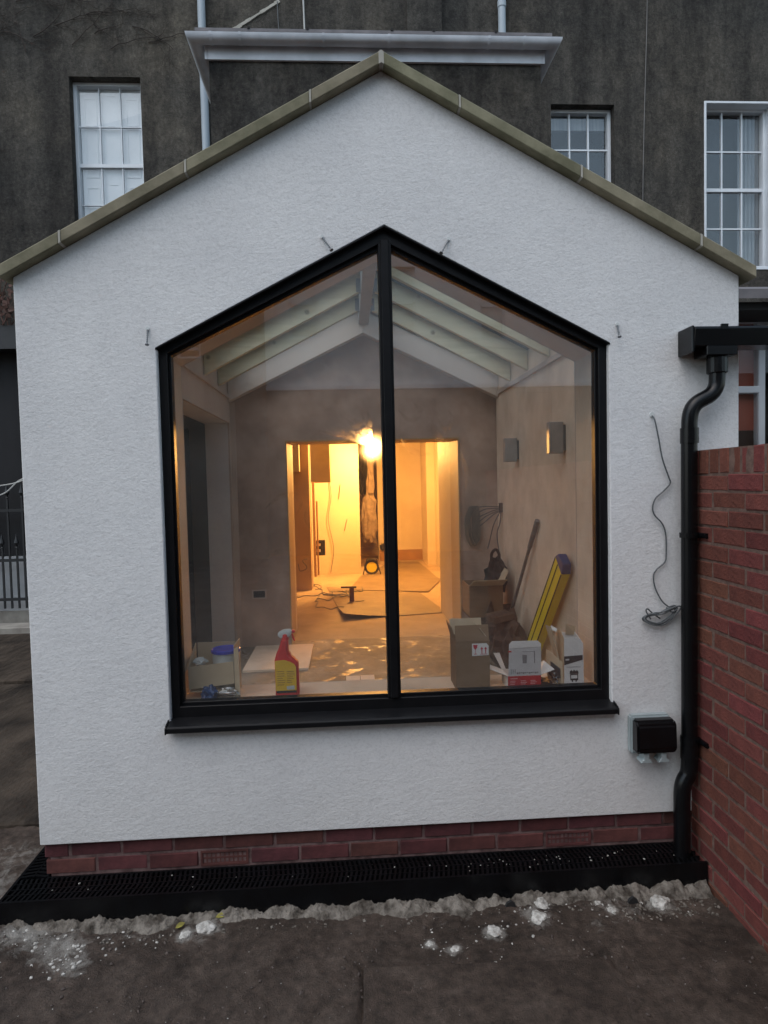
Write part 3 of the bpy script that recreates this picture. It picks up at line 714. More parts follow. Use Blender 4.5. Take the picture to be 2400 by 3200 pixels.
part('door_lining', G().box(-.767, -.755, 3.40, 3.9, .15, 2.13).box(.893, .907, 3.40, 3.9, .15, 2.13).box(-.767, .907, 3.40, 3.9, 2.118, 2.131), MT['ply'], OH)
part('lit_wall_end', G().box(-.76, -.73, 6.93, 7.02, .15, 2.7), MT['white'], OH)  # white strip paints the lamp-lit end of the partition brighter
cb = part('wall_cabinet', G().box(-.99, -.44, 7.25, 7.9, 1.735, 2.45), MT['cabinet'], OH, bevel=.004)
part('wall_cabinet', G().box(-1.0, -.86, 6.45, 6.699, 1.90, 2.45), MT['wallO'], OH, bevel=.004)
g = G()
for k in range(9):
    g.box(.03, .455, 11.1+.2*k, 11.32+.2*k, .15+.17*k, .15+.17*(k+1)-.03); g.box(.03, .455, 11.08+.2*k, 11.32+.2*k, .15+.17*(k+1)-.03, .15+.17*(k+1))
part('staircase', g, MT['ply'], OH)
part('radiator_pipe', G().tube([(-.70, 7.05, .3), (-.70, 7.05, 1.75)], .02, 8).tube([(-.66, 7.2, .3), (-.66, 7.2, 1.45)], .014, 8), MT['skirting'], OH)

# ---- lamp
LB = thing('light_bulb', 'bare glowing bulb hanging in the back room behind the mullion', 'light bulb', (.25, 7.6, 2.28))
part('bulb', G().lathe([(.004, -.034), (.02, -.028), (.031, -.008), (.03, .008), (.018, .03), (.014, .04)], (.25, 7.6, 2.28), 16), MT['bulb'], LB, smooth=True)
part('lamp_holder', G().lathe([(.016, .04), (.02, .045), (.02, .085), (.008, .1)], (.25, 7.6, 2.28), 12), MT['whpl'], LB)
part('flex', G().tube([(.25, 7.6, 2.37), (.25, 7.6, 2.70)], .004, 6), MT['wcable'], LB)
pl_ = bpy.data.lights.new('bulb_light', 'POINT'); pl_.energy = 310; pl_.color = (1.0, .47, .12); pl_.shadow_soft_size = .035
po = bpy.data.objects.new('bulb_light', pl_); COL.objects.link(po); po.parent = LB; po.location = (0, -.05, -.02)

# ================================================================ BOUNDARY WALL
BW = thing('boundary_wall', 'red brick garden wall with brick on edge top at the right', 'wall', (1.47, -1, -.15))
XW, ZT = 1.364, 1.709
part('wall_core', G().box(XW+.0035, 1.575, -4.2, .0, -.4, ZT+.105), MT['mortar'], BW)
bb = [brick_mesh('brick', .1, .215, .064, MT['brick'], .004, .0018) for _ in range(5)]
cbm = [brick_mesh('brick', .215, .065, .103, MT['brick'], .004, .0018) for _ in range(3)]
stuff = G()
def stuffbox(cx, cy, cz, dx, dy, dz): stuff.box(cx-dx/2, cx+dx/2, cy-dy/2, cy+dy/2, cz-dz/2, cz+dz/2)
for i in range(26):
    zc = ZT-.075*i-.0375
    yj = (-.290 if i % 2 == 0 else -.178)+.45
    k = 0
    while True:
        y1 = yj-.225*k; y0 = y1-.225; k += 1
        if y0 >= 0: continue
        if y0 < -4.2: break
        if y1 > 0:
            L = -y0-.01
            if L > .03:
                o = inst('brick', bb[0], BW, (XW+.05, -L/2, zc)); o.scale = (1, L/.215, 1)
            continue
        yc = (y0+y1)/2
        if y0 > -1.45:
            inst('brick', random.choice(bb), BW, (XW+.05+random.uniform(-.003, .002), yc, zc+random.uniform(-.002, .002)), (random.uniform(-.01, .01), 0, random.uniform(-.004, .004)))
        else: stuffbox(XW+.05, yc, zc, .1, .215, .064)
for k in range(56):
    yc = -.035-.075*k
    if k < 20: inst('brick', random.choice(cbm), BW, (XW+.1075+random.uniform(-.003, .003), yc, ZT+.0525+random.uniform(-.002, .002)), (random.uniform(-.02, .02), 0, 0))
    else: stuffbox(XW+.1075, yc, ZT+.0525, .215, .065, .103)
part('distant_bricks', stuff, MT['brick'], BW, kind='stuff')

# ================================================================ DRAIN
DC = thing('drain_channel', 'black plastic drain channel with slotted grating round the extension foot', 'drain', (0, -.05, -.12))
zt = -.007
g = G().box(-1.69, 1.36, -.146, -.134, -.2, zt).box(-1.56, 1.36, .018, .03, -.2, zt).box(-1.69, 1.36, -.134, .018, -.2, -.1)
g.box(-1.69, -1.678, -.134, 3.0, -.2, zt).box(-1.572, -1.56, .03, 3.0, -.2, zt).box(-1.678, -1.572, .018, 3.0, -.2, -.1)
part('channel_body', g, MT['blackpvc'], DC)
g = G()
xx = -1.67
while xx < 1.34:
    g.prism([(xx, -.134), (xx+.011, -.134), (xx+.023, -.058), (xx+.012, -.058)], 2, zt-.02, zt-.001)
    g.prism([(xx+.012, -.058), (xx+.023, -.058), (xx+.011, .018), (xx, .018)], 2, zt-.02, zt-.001); xx += .0215
g.box(-1.678, 1.35, -.061, -.055, zt-.02, zt+.0005).box(-1.678, 1.35, -.098, -.093, zt-.02, zt+.0005).box(-1.678, 1.35, -.022, -.017, zt-.02, zt+.0005)
part('grating', g, MT['blackpvc'], DC, kind='stuff')
g = G(); yy = .03
while yy < 1.6:
    g.prism([(-1.678, yy), (-1.625, yy+.011), (-1.625, yy+.024), (-1.678, yy+.013)], 2, zt-.02, zt-.001)
    g.prism([(-1.625, yy+.011), (-1.572, yy), (-1.572, yy+.013), (-1.625, yy+.024)], 2, zt-.02, zt-.001); yy += .026
g.box(-1.628, -1.622, .03, 1.6, zt-.02, zt+.0005)
part('grating', g, MT['blackpvc'], DC, kind='stuff')

# ================================================================ DOWNPIPE + GUTTER (right)
DP = thing('downpipe', 'black round downpipe with swan neck in the corner by the brick wall', 'drainpipe', (1.32, -.07, 0))
py = -.07
path = smoothpath([(1.448, py, 2.19), (1.448, py, 2.12), (1.44, py, 2.085), (1.415, py, 2.055), (1.36, py, 2.025), (1.334, py, 1.995), (1.323, py, 1.95), (1.322, py, 1.88)], 5)
part('swan_neck', G().tube(path, .0335, 20), MT['blackpvc'], DP, smooth=True)
part('collar', G().tube([(1.448, py, 2.15), (1.448, py, 2.26)], .037, 20), MT['blackpvc'], DP, smooth=True)
part('collar', G().tube([(1.322, py, 1.846), (1.322, py, 1.913)], .0385, 20), MT['blackpvc'], DP, smooth=True)
part('pipe', G().tube([(1.321, py, 1.90), (1.318, py, .43)], .034, 20), MT['blackpvc'], DP, smooth=True)
low = smoothpath([(1.318, py, .46), (1.318, py, .40), (1.312, py, .36), (1.293, py, .325), (1.284, py, .28), (1.283, py, .2), (1.283, py, -.03)], 5)
part('offset_bend', G().tube(low, .036, 20), MT['blackpvc'], DP, smooth=True)
part('collar', G().tube([(1.318, py, .43), (1.318, py, .53)], .038, 20), MT['blackpvc'], DP, smooth=True)
for z in (1.44, .515):
    g = G().tube([(1.319, py, z-.011), (1.319, py, z+.011)], .040, 20).box(1.345, 1.366, py-.012, py+.004, z-.012, z+.012)
    g.tube([(1.36, py-.075, z), (1.36, py, z)], .012, 10)
    part('pipe_clip', g, MT['blackpvc'], DP)
BG = thing('box_gutter', 'black square section gutter jutting across the white wall at right', 'gutter', (1.7, -.06, 2.24))
g = G().prism([(-.001, 2.262), (-.001, 2.345), (-.02, 2.345), (-.02, 2.274), (-.10, 2.274), (-.104, 2.34), (-.122, 2.345), (-.128, 2.335), (-.118, 2.262)], 0, 1.318, 3.6)
part('gutter_channel', g, MT['blackpvc'], BG, bevel=.002)
part('stop_end', G().box(1.306, 1.32, -.122, -.001, 2.234, 2.349), MT['blackpvc'], BG, bevel=.004)
part('outlet', G().box(1.375, 1.512, -.120, -.010, 2.222, 2.263).tube([(1.448, py, 2.15), (1.448, py, 2.22)], .043, 18), MT['blackpvc'], BG, bevel=.003)
part('union_clip', G().box(1.435, 1.465, -.129, -.118, 2.33, 2.353), MT['blackpvc'], BG)

# neighbour's lean-to behind the wall
NB = thing('neighbour_lean_to', "lean-to with white window bars and red panels above the brick wall", 'lean-to', (2.2, .7, 0))
ny = .55
g = G().wall(1, ny, ny+.06, 1.60, 3.8, -.2, 2.55, [(1.70, 2.047, 1.5, 2.142), (1.70, 2.047, 2.180, 2.52), (2.085, 2.5, 1.5, 2.5)])
lt = part('window', g, MT['white'], NB, bevel=.004)
for a, b, c, d in ((1.70, 2.047, 1.5, 2.142), (1.70, 2.047, 2.180, 2.52), (2.085, 2.5, 1.5, 2.5)):
    part('pane', G().box(a, b, ny+.02, ny+.026, c, d), MT['oldglass'], lt)
part('red_panel', G().box(1.62, 2.06, ny+.045, ny+.055, 1.945, 2.54), MT['reddark'], NB)
part('lower_panel', G().box(1.62, 2.06, ny+.045, ny+.055, -.2, 1.944), mat('dark_brown_panel', (.05, .018, .01), rough=.6), NB)
part('dark_interior', G().box(2.07, 3.8, ny+.3, ny+.32, -.2, 2.6), MT['void'], NB)
part('fascia_board', G().box(1.60, 3.8, .30, ny+.3, 2.521, 2.56), MT['dark'], NB)
part('roof', G().prism([(0.25, 2.565), (3.4, 3.5), (3.4, 3.55), (0.25, 2.61)], 0, 1.68, 4.2), MT['slate'], NB)

# ================================================================ THINGS ON THE WHITE WALL
SK = thing('outdoor_socket', 'black and grey weatherproof socket box low on the white wall', 'socket', (1.16, 0, .53))
part('back_box', G().box(1.062, 1.245, -.04, -.0, .45, .625), MT['greypl'], SK, bevel=.008, seg=2)
part('cover', G().prism([(-.041, .468), (-.041, .618), (-.085, .616), (-.1, .598), (-.105, .49), (-.092, .468)], 0, 1.066, 1.248), MT['blackpvc'], SK, bevel=.009, seg=2)
for x in (1.115, 1.195):
    part('cable_entry', G().prism([(x-.026, .424), (x+.026, .424), (x+.02, .436), (x+.012, .44), (x+.012, .468), (x-.012, .468), (x-.012, .44), (x-.02, .436)], 1, -.085, -.03), MT['greypl'], SK, bevel=.002)
scr = [((-1.024, -.002, 2.383), (-1.021, -.03, 2.314), 'screw standing out of the render by the left window shoulder'),
       ((-.27, -.002, 2.768), (-.232, -.03, 2.706), 'screw left of the window peak hanging from a scuffed patch'),
       ((.279, -.002, 2.757), (.243, -.03, 2.692), 'slanting screw in the render right of the window peak'),
       ((1.029, -.002, 2.382), (1.028, -.028, 2.326), 'screw in the render above the right window shoulder')]
for a, b, lab in scr:
    a, b = Vector(a), Vector(b)
    s_ = thing('screw', lab, 'screw', a, 'screws left in the white render')
    g = G(); rs = []; ps = []
    for k in range(17):
        ps.append(a.lerp(b, k/16)); rs.append(.0042 if k % 2 else .0028)
    part('shank', G().tube(ps, rs, 8), MT['steel'], s_)
    part('head', G().tube([b, b+(b-a).normalized()*.004], .0085, 10), MT['steel'], s_)
    part('plug', G().tube([a+Vector((0, .004, .002)), a+Vector((0, -.004, .002))], .008, 8), MT['whpl'], s_)
CB = thing('bell_cable', 'thin grey cable hanging from a hole down the white wall to a knot', 'cable', (1.185, -.004, 1.98))
pts = [(1.185, .0, 1.979), (1.19, -.02, 1.955), (1.205, -.022, 1.88), (1.225, -.02, 1.78), (1.255, -.016, 1.70), (1.263, -.014, 1.672), (1.235, -.014, 1.64), (1.195, -.014, 1.605), (1.181, -.014, 1.565), (1.19, -.014, 1.53), (1.225, -.014, 1.49), (1.241, -.014, 1.44), (1.243, -.014, 1.36), (1.236, -.014, 1.315), (1.20, -.014, 1.285), (1.184, -.014, 1.255), (1.19, -.016, 1.20), (1.22, -.018, 1.14), (1.25, -.02, 1.112)]
part('cable_run', G().tube(smoothpath(pts, 5), .0035, 6), MT['cable'], CB, smooth=True)
g = G()
for k, (rx, rz, ph) in enumerate(((.075, .022, .1), (.08, .026, .3), (.07, .02, -.1), (.085, .03, .2))):
    c = Vector((1.205+.004*k, -.02-.004*k, 1.062)); P_ = []
    for q in range(26):
        t_ = 2*math.pi*q/26*1.0; x, z = rx*math.cos(t_), rz*math.sin(t_)+.55*(rx*math.cos(t_))*(.5+.5*math.tanh(rx*math.cos(t_)*40))
        P_.append((c.x+x, c.y+.006*math.sin(t_*2+k), c.z+z))
    g.tube(P_+[P_[0]], .0034, 6)
g.tube(smoothpath([(1.25, -.02, 1.112), (1.275, -.025, 1.118), (1.285, -.03, 1.105), (1.26, -.03, 1.09), (1.24, -.02, 1.11)], 5), .0034, 6)
g.tube(smoothpath([(1.21, -.02, 1.06), (1.175, -.024, 1.085), (1.148, -.028, 1.108), (1.143, -.028, 1.095), (1.165, -.024, 1.06)], 5), .0034, 6)
part('cable_knot', g, MT['cable'], CB, smooth=True)
part('grommet', G().tube([(1.185, .003, 1.982), (1.185, -.005, 1.982)], .011, 12), MT['whpl'], CB)
single('loose_cable', G().tube(smoothpath([(-1.577, .12, 1.78), (-1.66, .1, 1.74), (-1.78, .05, 1.73), (-1.95, .0, 1.77)], 6), .0024, 6).tube(smoothpath([(-1.577, .12, 1.78), (-1.65, .12, 1.75), (-1.72, .1, 1.69), (-1.85, .05, 1.685), (-1.98, .0, 1.72)], 6), .0024, 6),
       MT['wcable'], (-1.577, .12, 1.78), "pale twin cable sticking out of the extension's left edge", 'cable', smooth=True)

# ================================================================ LEFT BACKGROUND
RL = thing('iron_railing', 'black iron railing with spearheads left of the extension', 'railing', (-4.6, 5.95, 0))
ry = 5.95
def bar(x, z0, z1):
    b = part('bar', G().box(x-.011, x+.011, ry-.011, ry+.011, z0, z1), MT['iron'], RL)
    part('spearhead', G().lathe([(.012, 0), (.024, .006), (.012, .02), (.014, .035), (.033, .07), (.018, .12), (.003, .19)], (x, ry, z1), 8), MT['iron'], b)
xb = -3.35; k = 0
while xb > -6.2:
    bar(xb, .16, 1.62 if k % 2 == 0 else .96); xb -= .0935; k += 1
for z in (.28, .80, 1.46):
    part('rail', G().box(-6.3, -3.3, ry-.02, ry+.02, z-.018, z+.018), MT['iron'], RL)
PW = thing('white_garden_wall', 'low white painted wall behind the black railing', 'wall', (-4.8, 6.2, 0))
part('wall_body', G().box(-7.5, -3.0, 6.12, 6.28, -.1, .83), mat('white_masonry_paint', (.5, .52, .54), (.38, .4, .42), .8, 4), PW)
part('wall_base', G().box(-7.5, -3.0, 6.04, 6.118, -.1, .1), MT['stone'], PW)
PB = thing('dark_porch', 'flat roofed black porch between the old house and the railing', 'porch', (-5.4, 6.2, 0))
part('porch_wall', G().box(-8, -3.9, 6.19, 6.30, .84, 3.84), mat('black_stained_render', (.02, .021, .024), (.01, .01, .011), .9, 1.5, scale=(1, 1, .3)), PB)
part('porch_roof', G().box(-8.1, -3.8, 5.9, 6.30, 3.56, 3.86), MT['iron'], PB)
g = G()
for k in range(26):
    p = Vector((-4.72+random.uniform(-.25, .22), 5.9+random.uniform(-.1, .15), 3.86)); q = p+Vector((random.uniform(-.3, .3), 0, random.uniform(.3, .85)))
    m_ = p.lerp(q, .5)+Vector((random.uniform(-.1, .1), 0, 0)); g.tube(smoothpath([p, m_, q], 4), .007, 5)
    for j in range(5):
        c = p.lerp(q, random.uniform(.2, 1)); a = random.uniform(0, 6); g.obox(c, Vector((math.cos(a), .2, math.sin(a)))*.035, Vector((-math.sin(a), .3, math.cos(a)))*.02, (0, .004, 0))
single('dead_plant', g, mat('dry_red_leaves', (.13, .06, .045), (.06, .04, .03), .8, 9), (-4.72, 5.9, 3.86), 'dead plant with dry reddish leaves under the left eaves', 'plant')
g = G()
def vine(p, ang, L, r, depth=0):
    pts = [Vector((p[0], FY-.015, p[1]))]; a = ang
    for k in range(6):
        a += random.uniform(-.35, .35); q = pts[-1]+Vector((math.cos(a), 0, math.sin(a)))*L/6; q.y = FY-.015-random.uniform(0, .02); pts.append(q)
        if depth < 2 and random.random() < .45: vine((q.x, q.z), a+random.choice((-1, 1))*random.uniform(.5, 1.1), L*.5, r*.6, depth+1)
    g.tube(pts, [r*(1-.7*i/len(pts)) for i in range(len(pts))], 5)
for p in ((-5.0, 7.3), (-4.95, 7.9), (-4.3, 7.55), (-3.9, 7.9), (-3.4, 7.8), (-2.7, 7.7), (-4.0, 8.3), (-4.95, 5.6), (-4.95, 5.0), (-4.9, 6.2), (-4.8, 7.0), (-4.75, 7.5), (-4.6, 7.8), (-4.2, 7.75), (-3.7, 7.65), (-3.2, 7.6), (-4.4, 8.2), (-3.5, 8.05), (-4.9, 8.3), (-2.9, 7.9)):
    vine(p, random.choice((.05, .2, .35)) if p[1] > 7.55 else 1.5, random.uniform(.4, .8), .007)
single('dead_creeper', g, MT['creeper'], (-4.5, FY, 7.0), 'bare dead creeper stems clinging to the old house top left', 'creeper')

# ================================================================ HOUSES BEHIND THE CAMERA (added so the glass has something to reflect)
def far_house(label, x0, x1, y0, y1, ze, zr, wins, mw, base=False):
    h = thing('mirrored_house', label, 'house', ((x0+x1)/2, y1, 0), 'houses added to be mirrored in the window')
    part('wall', G().wall(1, y1-.3, y1, x0, x1, -.13, ze, [w_ for w_ in wins]).box(x0, x1, y0, y1-.301, -.13, ze), mw, h)
    if base:
        part('ground_floor', G().wall(1, y1+.002, y1+.06, x0, x1, -.13, 4.15, [(4.34, 5.28, 2.0, 4.0), (6.6, 7.6, 2.0, 4.0), (1.2, 2.2, .0, 3.9)]), MT['brownhouse'], h)
        for a, b, c, d in ((4.34, 5.28, 2.0, 4.0), (6.6, 7.6, 2.0, 4.0), (1.2, 2.2, .0, 3.9)): part('dark_opening', G().box(a, b, y1+.002, y1+.02, c, d), MT['void'], h)
        part('string_course', G().box(x0, x1, y1+.002, y1+.12, 4.151, 4.25), MT['white'], h)
    part('roof', G().prism([(y0-.2, ze), (y1+.2, ze), ((y0+y1)/2, zr)], 0, x0-.1, x1+.1), MT['slate'], h)
    for (a, b, c, d) in wins:
        w_ = part('window', G().ring([(a, c), (b, c), (b, d), (a, d)], [(a+.06, c+.06), (b-.06, c+.06), (b-.06, d-.06), (a+.06, d-.06)], 1, y1-.2, y1-.1).box(a, b, y1-.2, y1-.1, (c+d)/2-.03, (c+d)/2+.03), MT['white'], h)
        part('pane', G().box(a+.06, b-.06, y1-.16, y1-.15, c+.06, d-.06), MT['oldglass'], w_)
far_house('added tall dark brown house mirrored in the left window pane', -13.5, -2.2, -22, -13.4, 9.5, 11.5, [(-4.3, -3.7, 4.9, 5.4), (-6.2, -5.3, 4.4, 6.2)], MT['brownhouse'])
far_house('added pale rendered terrace with tall windows mirrored in the window panes', -2.19, 12.5, -22, -14, 9.2, 11.5,
          [(-1.57, -.82, 5.5, 7.3), (.92, 1.72, 5.5, 7.3), (3.42, 4.08, 5.4, 7.2), (5.9, 6.7, 5.4, 7.2), (8.4, 9.2, 5.4, 7.2)], MT['palehouse'], True)
# ================================================================ GROUND DEBRIS
def lump(px, py, r, lab, seed, flat=.6, m='lump', name='plaster_lump', cat='rubble', grp='lumps of white plaster on the ground'):
    o = bpy.data.objects.new(name, lump_mesh(name, r, MT[m], 3, .5, flat, seed)); COL.objects.link(o)
    o.location = (px, py, ground_z(px, py)+r*flat*.3); o.rotation_euler = (0, 0, seed*1.3)
    return tag(o, lab, cat, grp)
for i, (x, y, r, lab) in enumerate(LUMPS):
    lump(x, y, r, lab, i+1, .35 if r < .03 or i > 8 else .55)
# mixed grit and crumbs
g = G()
ICO = bmesh.new(); bmesh.ops.create_icosphere(ICO, subdivisions=1, radius=1); ICO.verts.ensure_lookup_table()
ICV = [v.co.copy() for v in ICO.verts]; ICF = [tuple(v.index for v in f.verts) for f in ICO.faces]; ICO.free()
def pebble(gg, c, r, flat=.7):
    a = random.uniform(0, 6.3); sx, sy = random.uniform(.7, 1.4), random.uniform(.6, 1.0); sd_ = random.uniform(0, 50)
    vs = []
    for p in ICV:
        k = r*(1+.55*noise.noise(p*1.6+Vector((sd_, 0, 0)))); q = Vector((p.x*sx, p.y*sy, p.z*flat))*k
        vs.append((c[0]+q.x*math.cos(a)-q.y*math.sin(a), c[1]+q.x*math.sin(a)+q.y*math.cos(a), c[2]+q.z))
    gg.add(vs, ICF)
def chip(x, y, r): pebble(g, (x, y, ground_z(x, y)+r*.15), r)
for k in range(520):
    q = random.random()
    if q < .45:
        b_ = random.choice(BLOBS[11:16]); chip(random.gauss(b_[0], b_[2]*.6), random.gauss(b_[1], b_[2]*.5), min(.013, abs(random.gauss(.003, .003))+.0015))
    elif q < .8:
        b_ = random.choice(BLOBS[:9]+BLOBS[17:19]); chip(random.gauss(b_[0], .06), random.gauss(b_[1], .035), min(.008, abs(random.gauss(.002, .002))+.001))
    else: chip(random.uniform(-1.6, 1.25), random.uniform(-.7, -.2), random.uniform(.0008, .003))
for k in range(46):
    x = random.uniform(.3, 1.33) if random.random() < .8 else random.uniform(-1.5, .3); y = random.uniform(-.11, .01); r = random.uniform(.0012, .0045)
    pebble(g, (x, y, zt+r*.3), r, .5)
single('plaster_crumbs', g, MT['lump'], (0, -.2, -.12), kind='stuff')
g = G()
for k in range(420):
    q = random.random(); x = random.uniform(.9, 1.34) if q < .4 else random.uniform(-1.75, 1.3); y = random.uniform(-.32, -.15) if q < .4 else random.uniform(-.26, -.17) if q < .8 else random.uniform(-.75, -.16)
    chip(x, y, random.uniform(.002, .009) if q < .8 else random.uniform(.001, .004))
single('mortar_rubble', g, MT['haunch'], (0, -.3, -.12), kind='stuff')
g = G()
for k in range(240):
    x, y = random.uniform(-1.65, 1.3), random.uniform(-.8, -.2); chip(x, y, abs(random.gauss(0, .004))+.002)
single('soil_clods', g, MT['slab'], (0, -.4, -.12), kind='stuff')
def shard(x, y, w, h, lab, seed):
    random.seed(seed); gg = G(); z = ground_z(x, y)
    pol = [(-w/2, 0), (-w*.3, h*.7), (w*.05, h), (w*.4, h*.6), (w/2, .0)]
    gg.prism([(x+a, z+b-.004) for a, b in pol], 1, y, y+.012)
    o = single('slate_shard', gg, MT['bagdark'], (x, y, z), lab, 'slate shard', 'dark shards by the kerb', bevel=.001); return o
shard(.985, -.225, .05, .035, 'dark slate shard with a white chip behind it', 1); shard(.80, -.165, .06, .02, 'dark slate shard lying left of the white crumbs', 2); shard(.46, -.2, .05, .03, 'dark slate shard left of the two touching plaster lumps', 3)
def leaf(x, y, lab, m, rz, s, tilt):
    gg = G(); P_ = [(-1, 0, 0), (-.6, .35, .1), (0, .5, .18), (.6, .3, .1), (1, 0, 0), (.6, -.3, .12), (0, -.45, .2), (-.6, -.3, .1)]
    c = Vector((x, y, ground_z(x, y)+s*.5)); rot = Matrix.Rotation(rz, 3, 'Z') @ Matrix.Rotation(tilt, 3, 'X')
    v = [c+rot @ (Vector(p)*s) for p in P_]; ce = c+rot @ Vector((0, 0, .02*s))
    gg.add(v+[ce]+[q+Vector((0, 0, .0012)) for q in v+[ce]], [(i, (i+1) % 8, 8) for i in range(8)]+[(9+(i+1) % 8, 9+i, 17) for i in range(8)]+[(i, 9+i, 9+(i+1) % 8, (i+1) % 8) for i in range(8)])
    single('dead_leaf', gg, MT[m], c, lab, 'leaf', 'dead leaves by the mortar kerb', smooth=True)
leaf(-.764, -.16, 'yellow green leaf lying flat by the mortar kerb', 'leafy', .3, .028, .3)
leaf(-.735, -.145, 'dark curled leaf standing up behind the yellow green leaf', 'leaf', 1.2, .026, 1.1)
leaf(-.675, -.15, 'dark leaf on edge right of the yellow green leaf', 'leaf', 1.5, .024, 1.2)
leaf(-.93, -.195, 'small yellow leaf left of the pale plaster heap', 'leafy', .8, .022, .5)
leaf(.02, -.14, 'yellow green leaf at the middle of the mortar kerb', 'leafy', 2.2, .026, .4)
random.seed(5)

# ================================================================ THINGS ON THE WINDOW BOARD
SZ = .722
def px5(x, y): return (-.543+(x-1165)*.000428, SZ+.008+(830-y)*.000428)
SB = thing('spray_bottle', 'red spray bottle with yellow label and white trigger head on the sill', 'spray bottle', (-.49, .14, SZ))
body = [px5(*p) for p in ((1167, 846), (1162, 800), (1160, 440), (1180, 370), (1212, 300), (1232, 235), (1236, 205), (1310, 205), (1312, 330), (1320, 380), (1350, 410), (1395, 440), (1414, 480), (1418, 800), (1412, 846))]
part('body', G().prism(body, 1, .115, .165), MT['redpl'], SB, bevel=.010, seg=3, smooth=True)
part('label', G().prism([px5(*p) for p in ((1166, 765), (1166, 440), (1262, 432), (1330, 455), (1372, 482), (1390, 515), (1390, 765))], 1, .1135, .117), MT['yellowlab'], SB)
part('label_band', G().prism([px5(*p) for p in ((1176, 790), (1176, 766), (1388, 766), (1388, 790))], 1, .1132, .117), MT['bagdark'], SB)
part('barcode', G().prism([px5(*p) for p in ((1288, 755), (1284, 718), (1368, 712), (1368, 755))], 1, .1128, .117), MT['whpl'], SB)
g = G()
for k in range(7): x, y = px5(1185, 560+24*k); g.box(x, x+.025+.012*random.random(), .1131, .117, y, y+.0022); x, y = px5(1290, 560+20*k); g.box(x, x+.018+.02*random.random(), .1131, .117, y, y+.0022)
part('small_print', g, MT['card'], SB, kind='stuff')
part('collar', G().lathe([(.017, 0), (.017, .024), (.013, .028)], (-.495, .14, px5(0, 225)[1]), 16), MT['redpl'], SB)
head = [px5(*p) for p in ((1192, 165), (1215, 140), (1255, 118), (1300, 112), (1350, 114), (1352, 150), (1335, 175), (1310, 200), (1290, 210), (1235, 205), (1205, 190))]
part('trigger_head', G().prism(head, 1, .127, .153), MT['whpl'], SB, bevel=.005, seg=2, smooth=True)
part('nozzle', G().prism([px5(*p) for p in ((1350, 118), (1384, 122), (1388, 150), (1350, 154))], 1, .13, .15), MT['redpl'], SB, bevel=.003)
part('trigger', G().prism([px5(*p) for p in ((1345, 160), (1362, 158), (1372, 200), (1388, 240), (1374, 244), (1352, 205))], 1, .134, .146), MT['redpl'], SB, bevel=.002)

# open card box on the left, with a tub in it
def q3(x, y, d=.14): return (-.543+(x-1165)*.000428, SZ+.008+(830-y)*.000428)
LBX = thing('open_card_box', 'open buff card box holding a blue lidded tub at the left of the sill', 'box', (-.82, .2, SZ))
a = q3(232, 735); b = q3(720, 680); c = q3(715, 440); d = q3(222, 492)
fy = .145
part('front_panel', G().add([(a[0], fy, a[1]), (b[0], fy-.01, b[1]), (c[0], fy-.01, c[1]), (d[0], fy, d[1]), (a[0], fy+.003, a[1]), (b[0], fy-.007, b[1]), (c[0], fy-.007, c[1]), (d[0], fy+.003, d[1])], [(0, 1, 2, 3), (7, 6, 5, 4), (0, 4, 5, 1), (1, 5, 6, 2), (2, 6, 7, 3), (3, 7, 4, 0)]), MT['card2'], LBX)
part('end_panel', G().prism([(fy-.012, SZ+.02), (fy-.014, c[1]+.075), (.30, c[1]+.07), (.30, SZ+.004)], 0, b[0]+.002, b[0]+.005), MT['card2'], LBX)
part('end_flap', G().add([(b[0]+.006, fy-.015, SZ+.005), (b[0]+.030, fy-.03, SZ+.006), (b[0]+.026, fy-.03, c[1]+.072), (b[0]+.004, fy-.012, c[1]+.06), (b[0]+.006, fy-.012, SZ+.005), (b[0]+.030, fy-.027, SZ+.006), (b[0]+.026, fy-.027, c[1]+.072), (b[0]+.004, fy-.009, c[1]+.06)], [(0, 1, 2, 3), (7, 6, 5, 4), (0, 4, 5, 1), (1, 5, 6, 2), (2, 6, 7, 3), (3, 7, 4, 0)]), MT['card2'], LBX)
part('back_panel', G().box(a[0]+.01, b[0], .297, .30, SZ+.01, c[1]+.055), MT['card2'], LBX)
part('left_panel', G().prism([(fy, a[1]), (fy, d[1]), (.30, c[1]+.055), (.30, SZ+.02)], 0, a[0]-.001, a[0]+.003), MT['card2'], LBX)
part('left_flap', G().add([(a[0]-.001, fy, d[1]), (a[0]-.055, fy+.02, d[1]-.085), (a[0]-.045, .29, d[1]-.03), (a[0]-.001, .295, c[1]+.05), (a[0]+.002, fy, d[1]+.003), (a[0]-.052, fy+.02, d[1]-.082), (a[0]-.042, .29, d[1]-.027), (a[0]+.002, .295, c[1]+.053)], [(0, 1, 2, 3), (7, 6, 5, 4), (0, 4, 5, 1), (1, 5, 6, 2), (2, 6, 7, 3), (3, 7, 4, 0)]), MT['card2'], LBX)
part('bottom_panel', G().box(a[0], b[0], fy, .297, SZ+.035, SZ+.038), MT['card2'], LBX)
tx, tz = q3(600, 360); TB = thing('tub', 'white tub with a blue lid sitting in the open card box', 'tub', (tx, .225, SZ+.04))
part('tub_body', G().lathe([(.055, SZ+.038), (.063, tz-.015), (.066, tz-.012), (.066, tz-.004)], (tx, .225, 0), 28), MT['whpl'], TB, smooth=True)
part('lid', G().lathe([(.068, tz-.008), (.068, tz+.004), (.064, tz+.007), (.060, tz+.003), (.002, tz+.003)], (tx, .225, 0), 28), MT['bluepl'], TB, smooth=True)
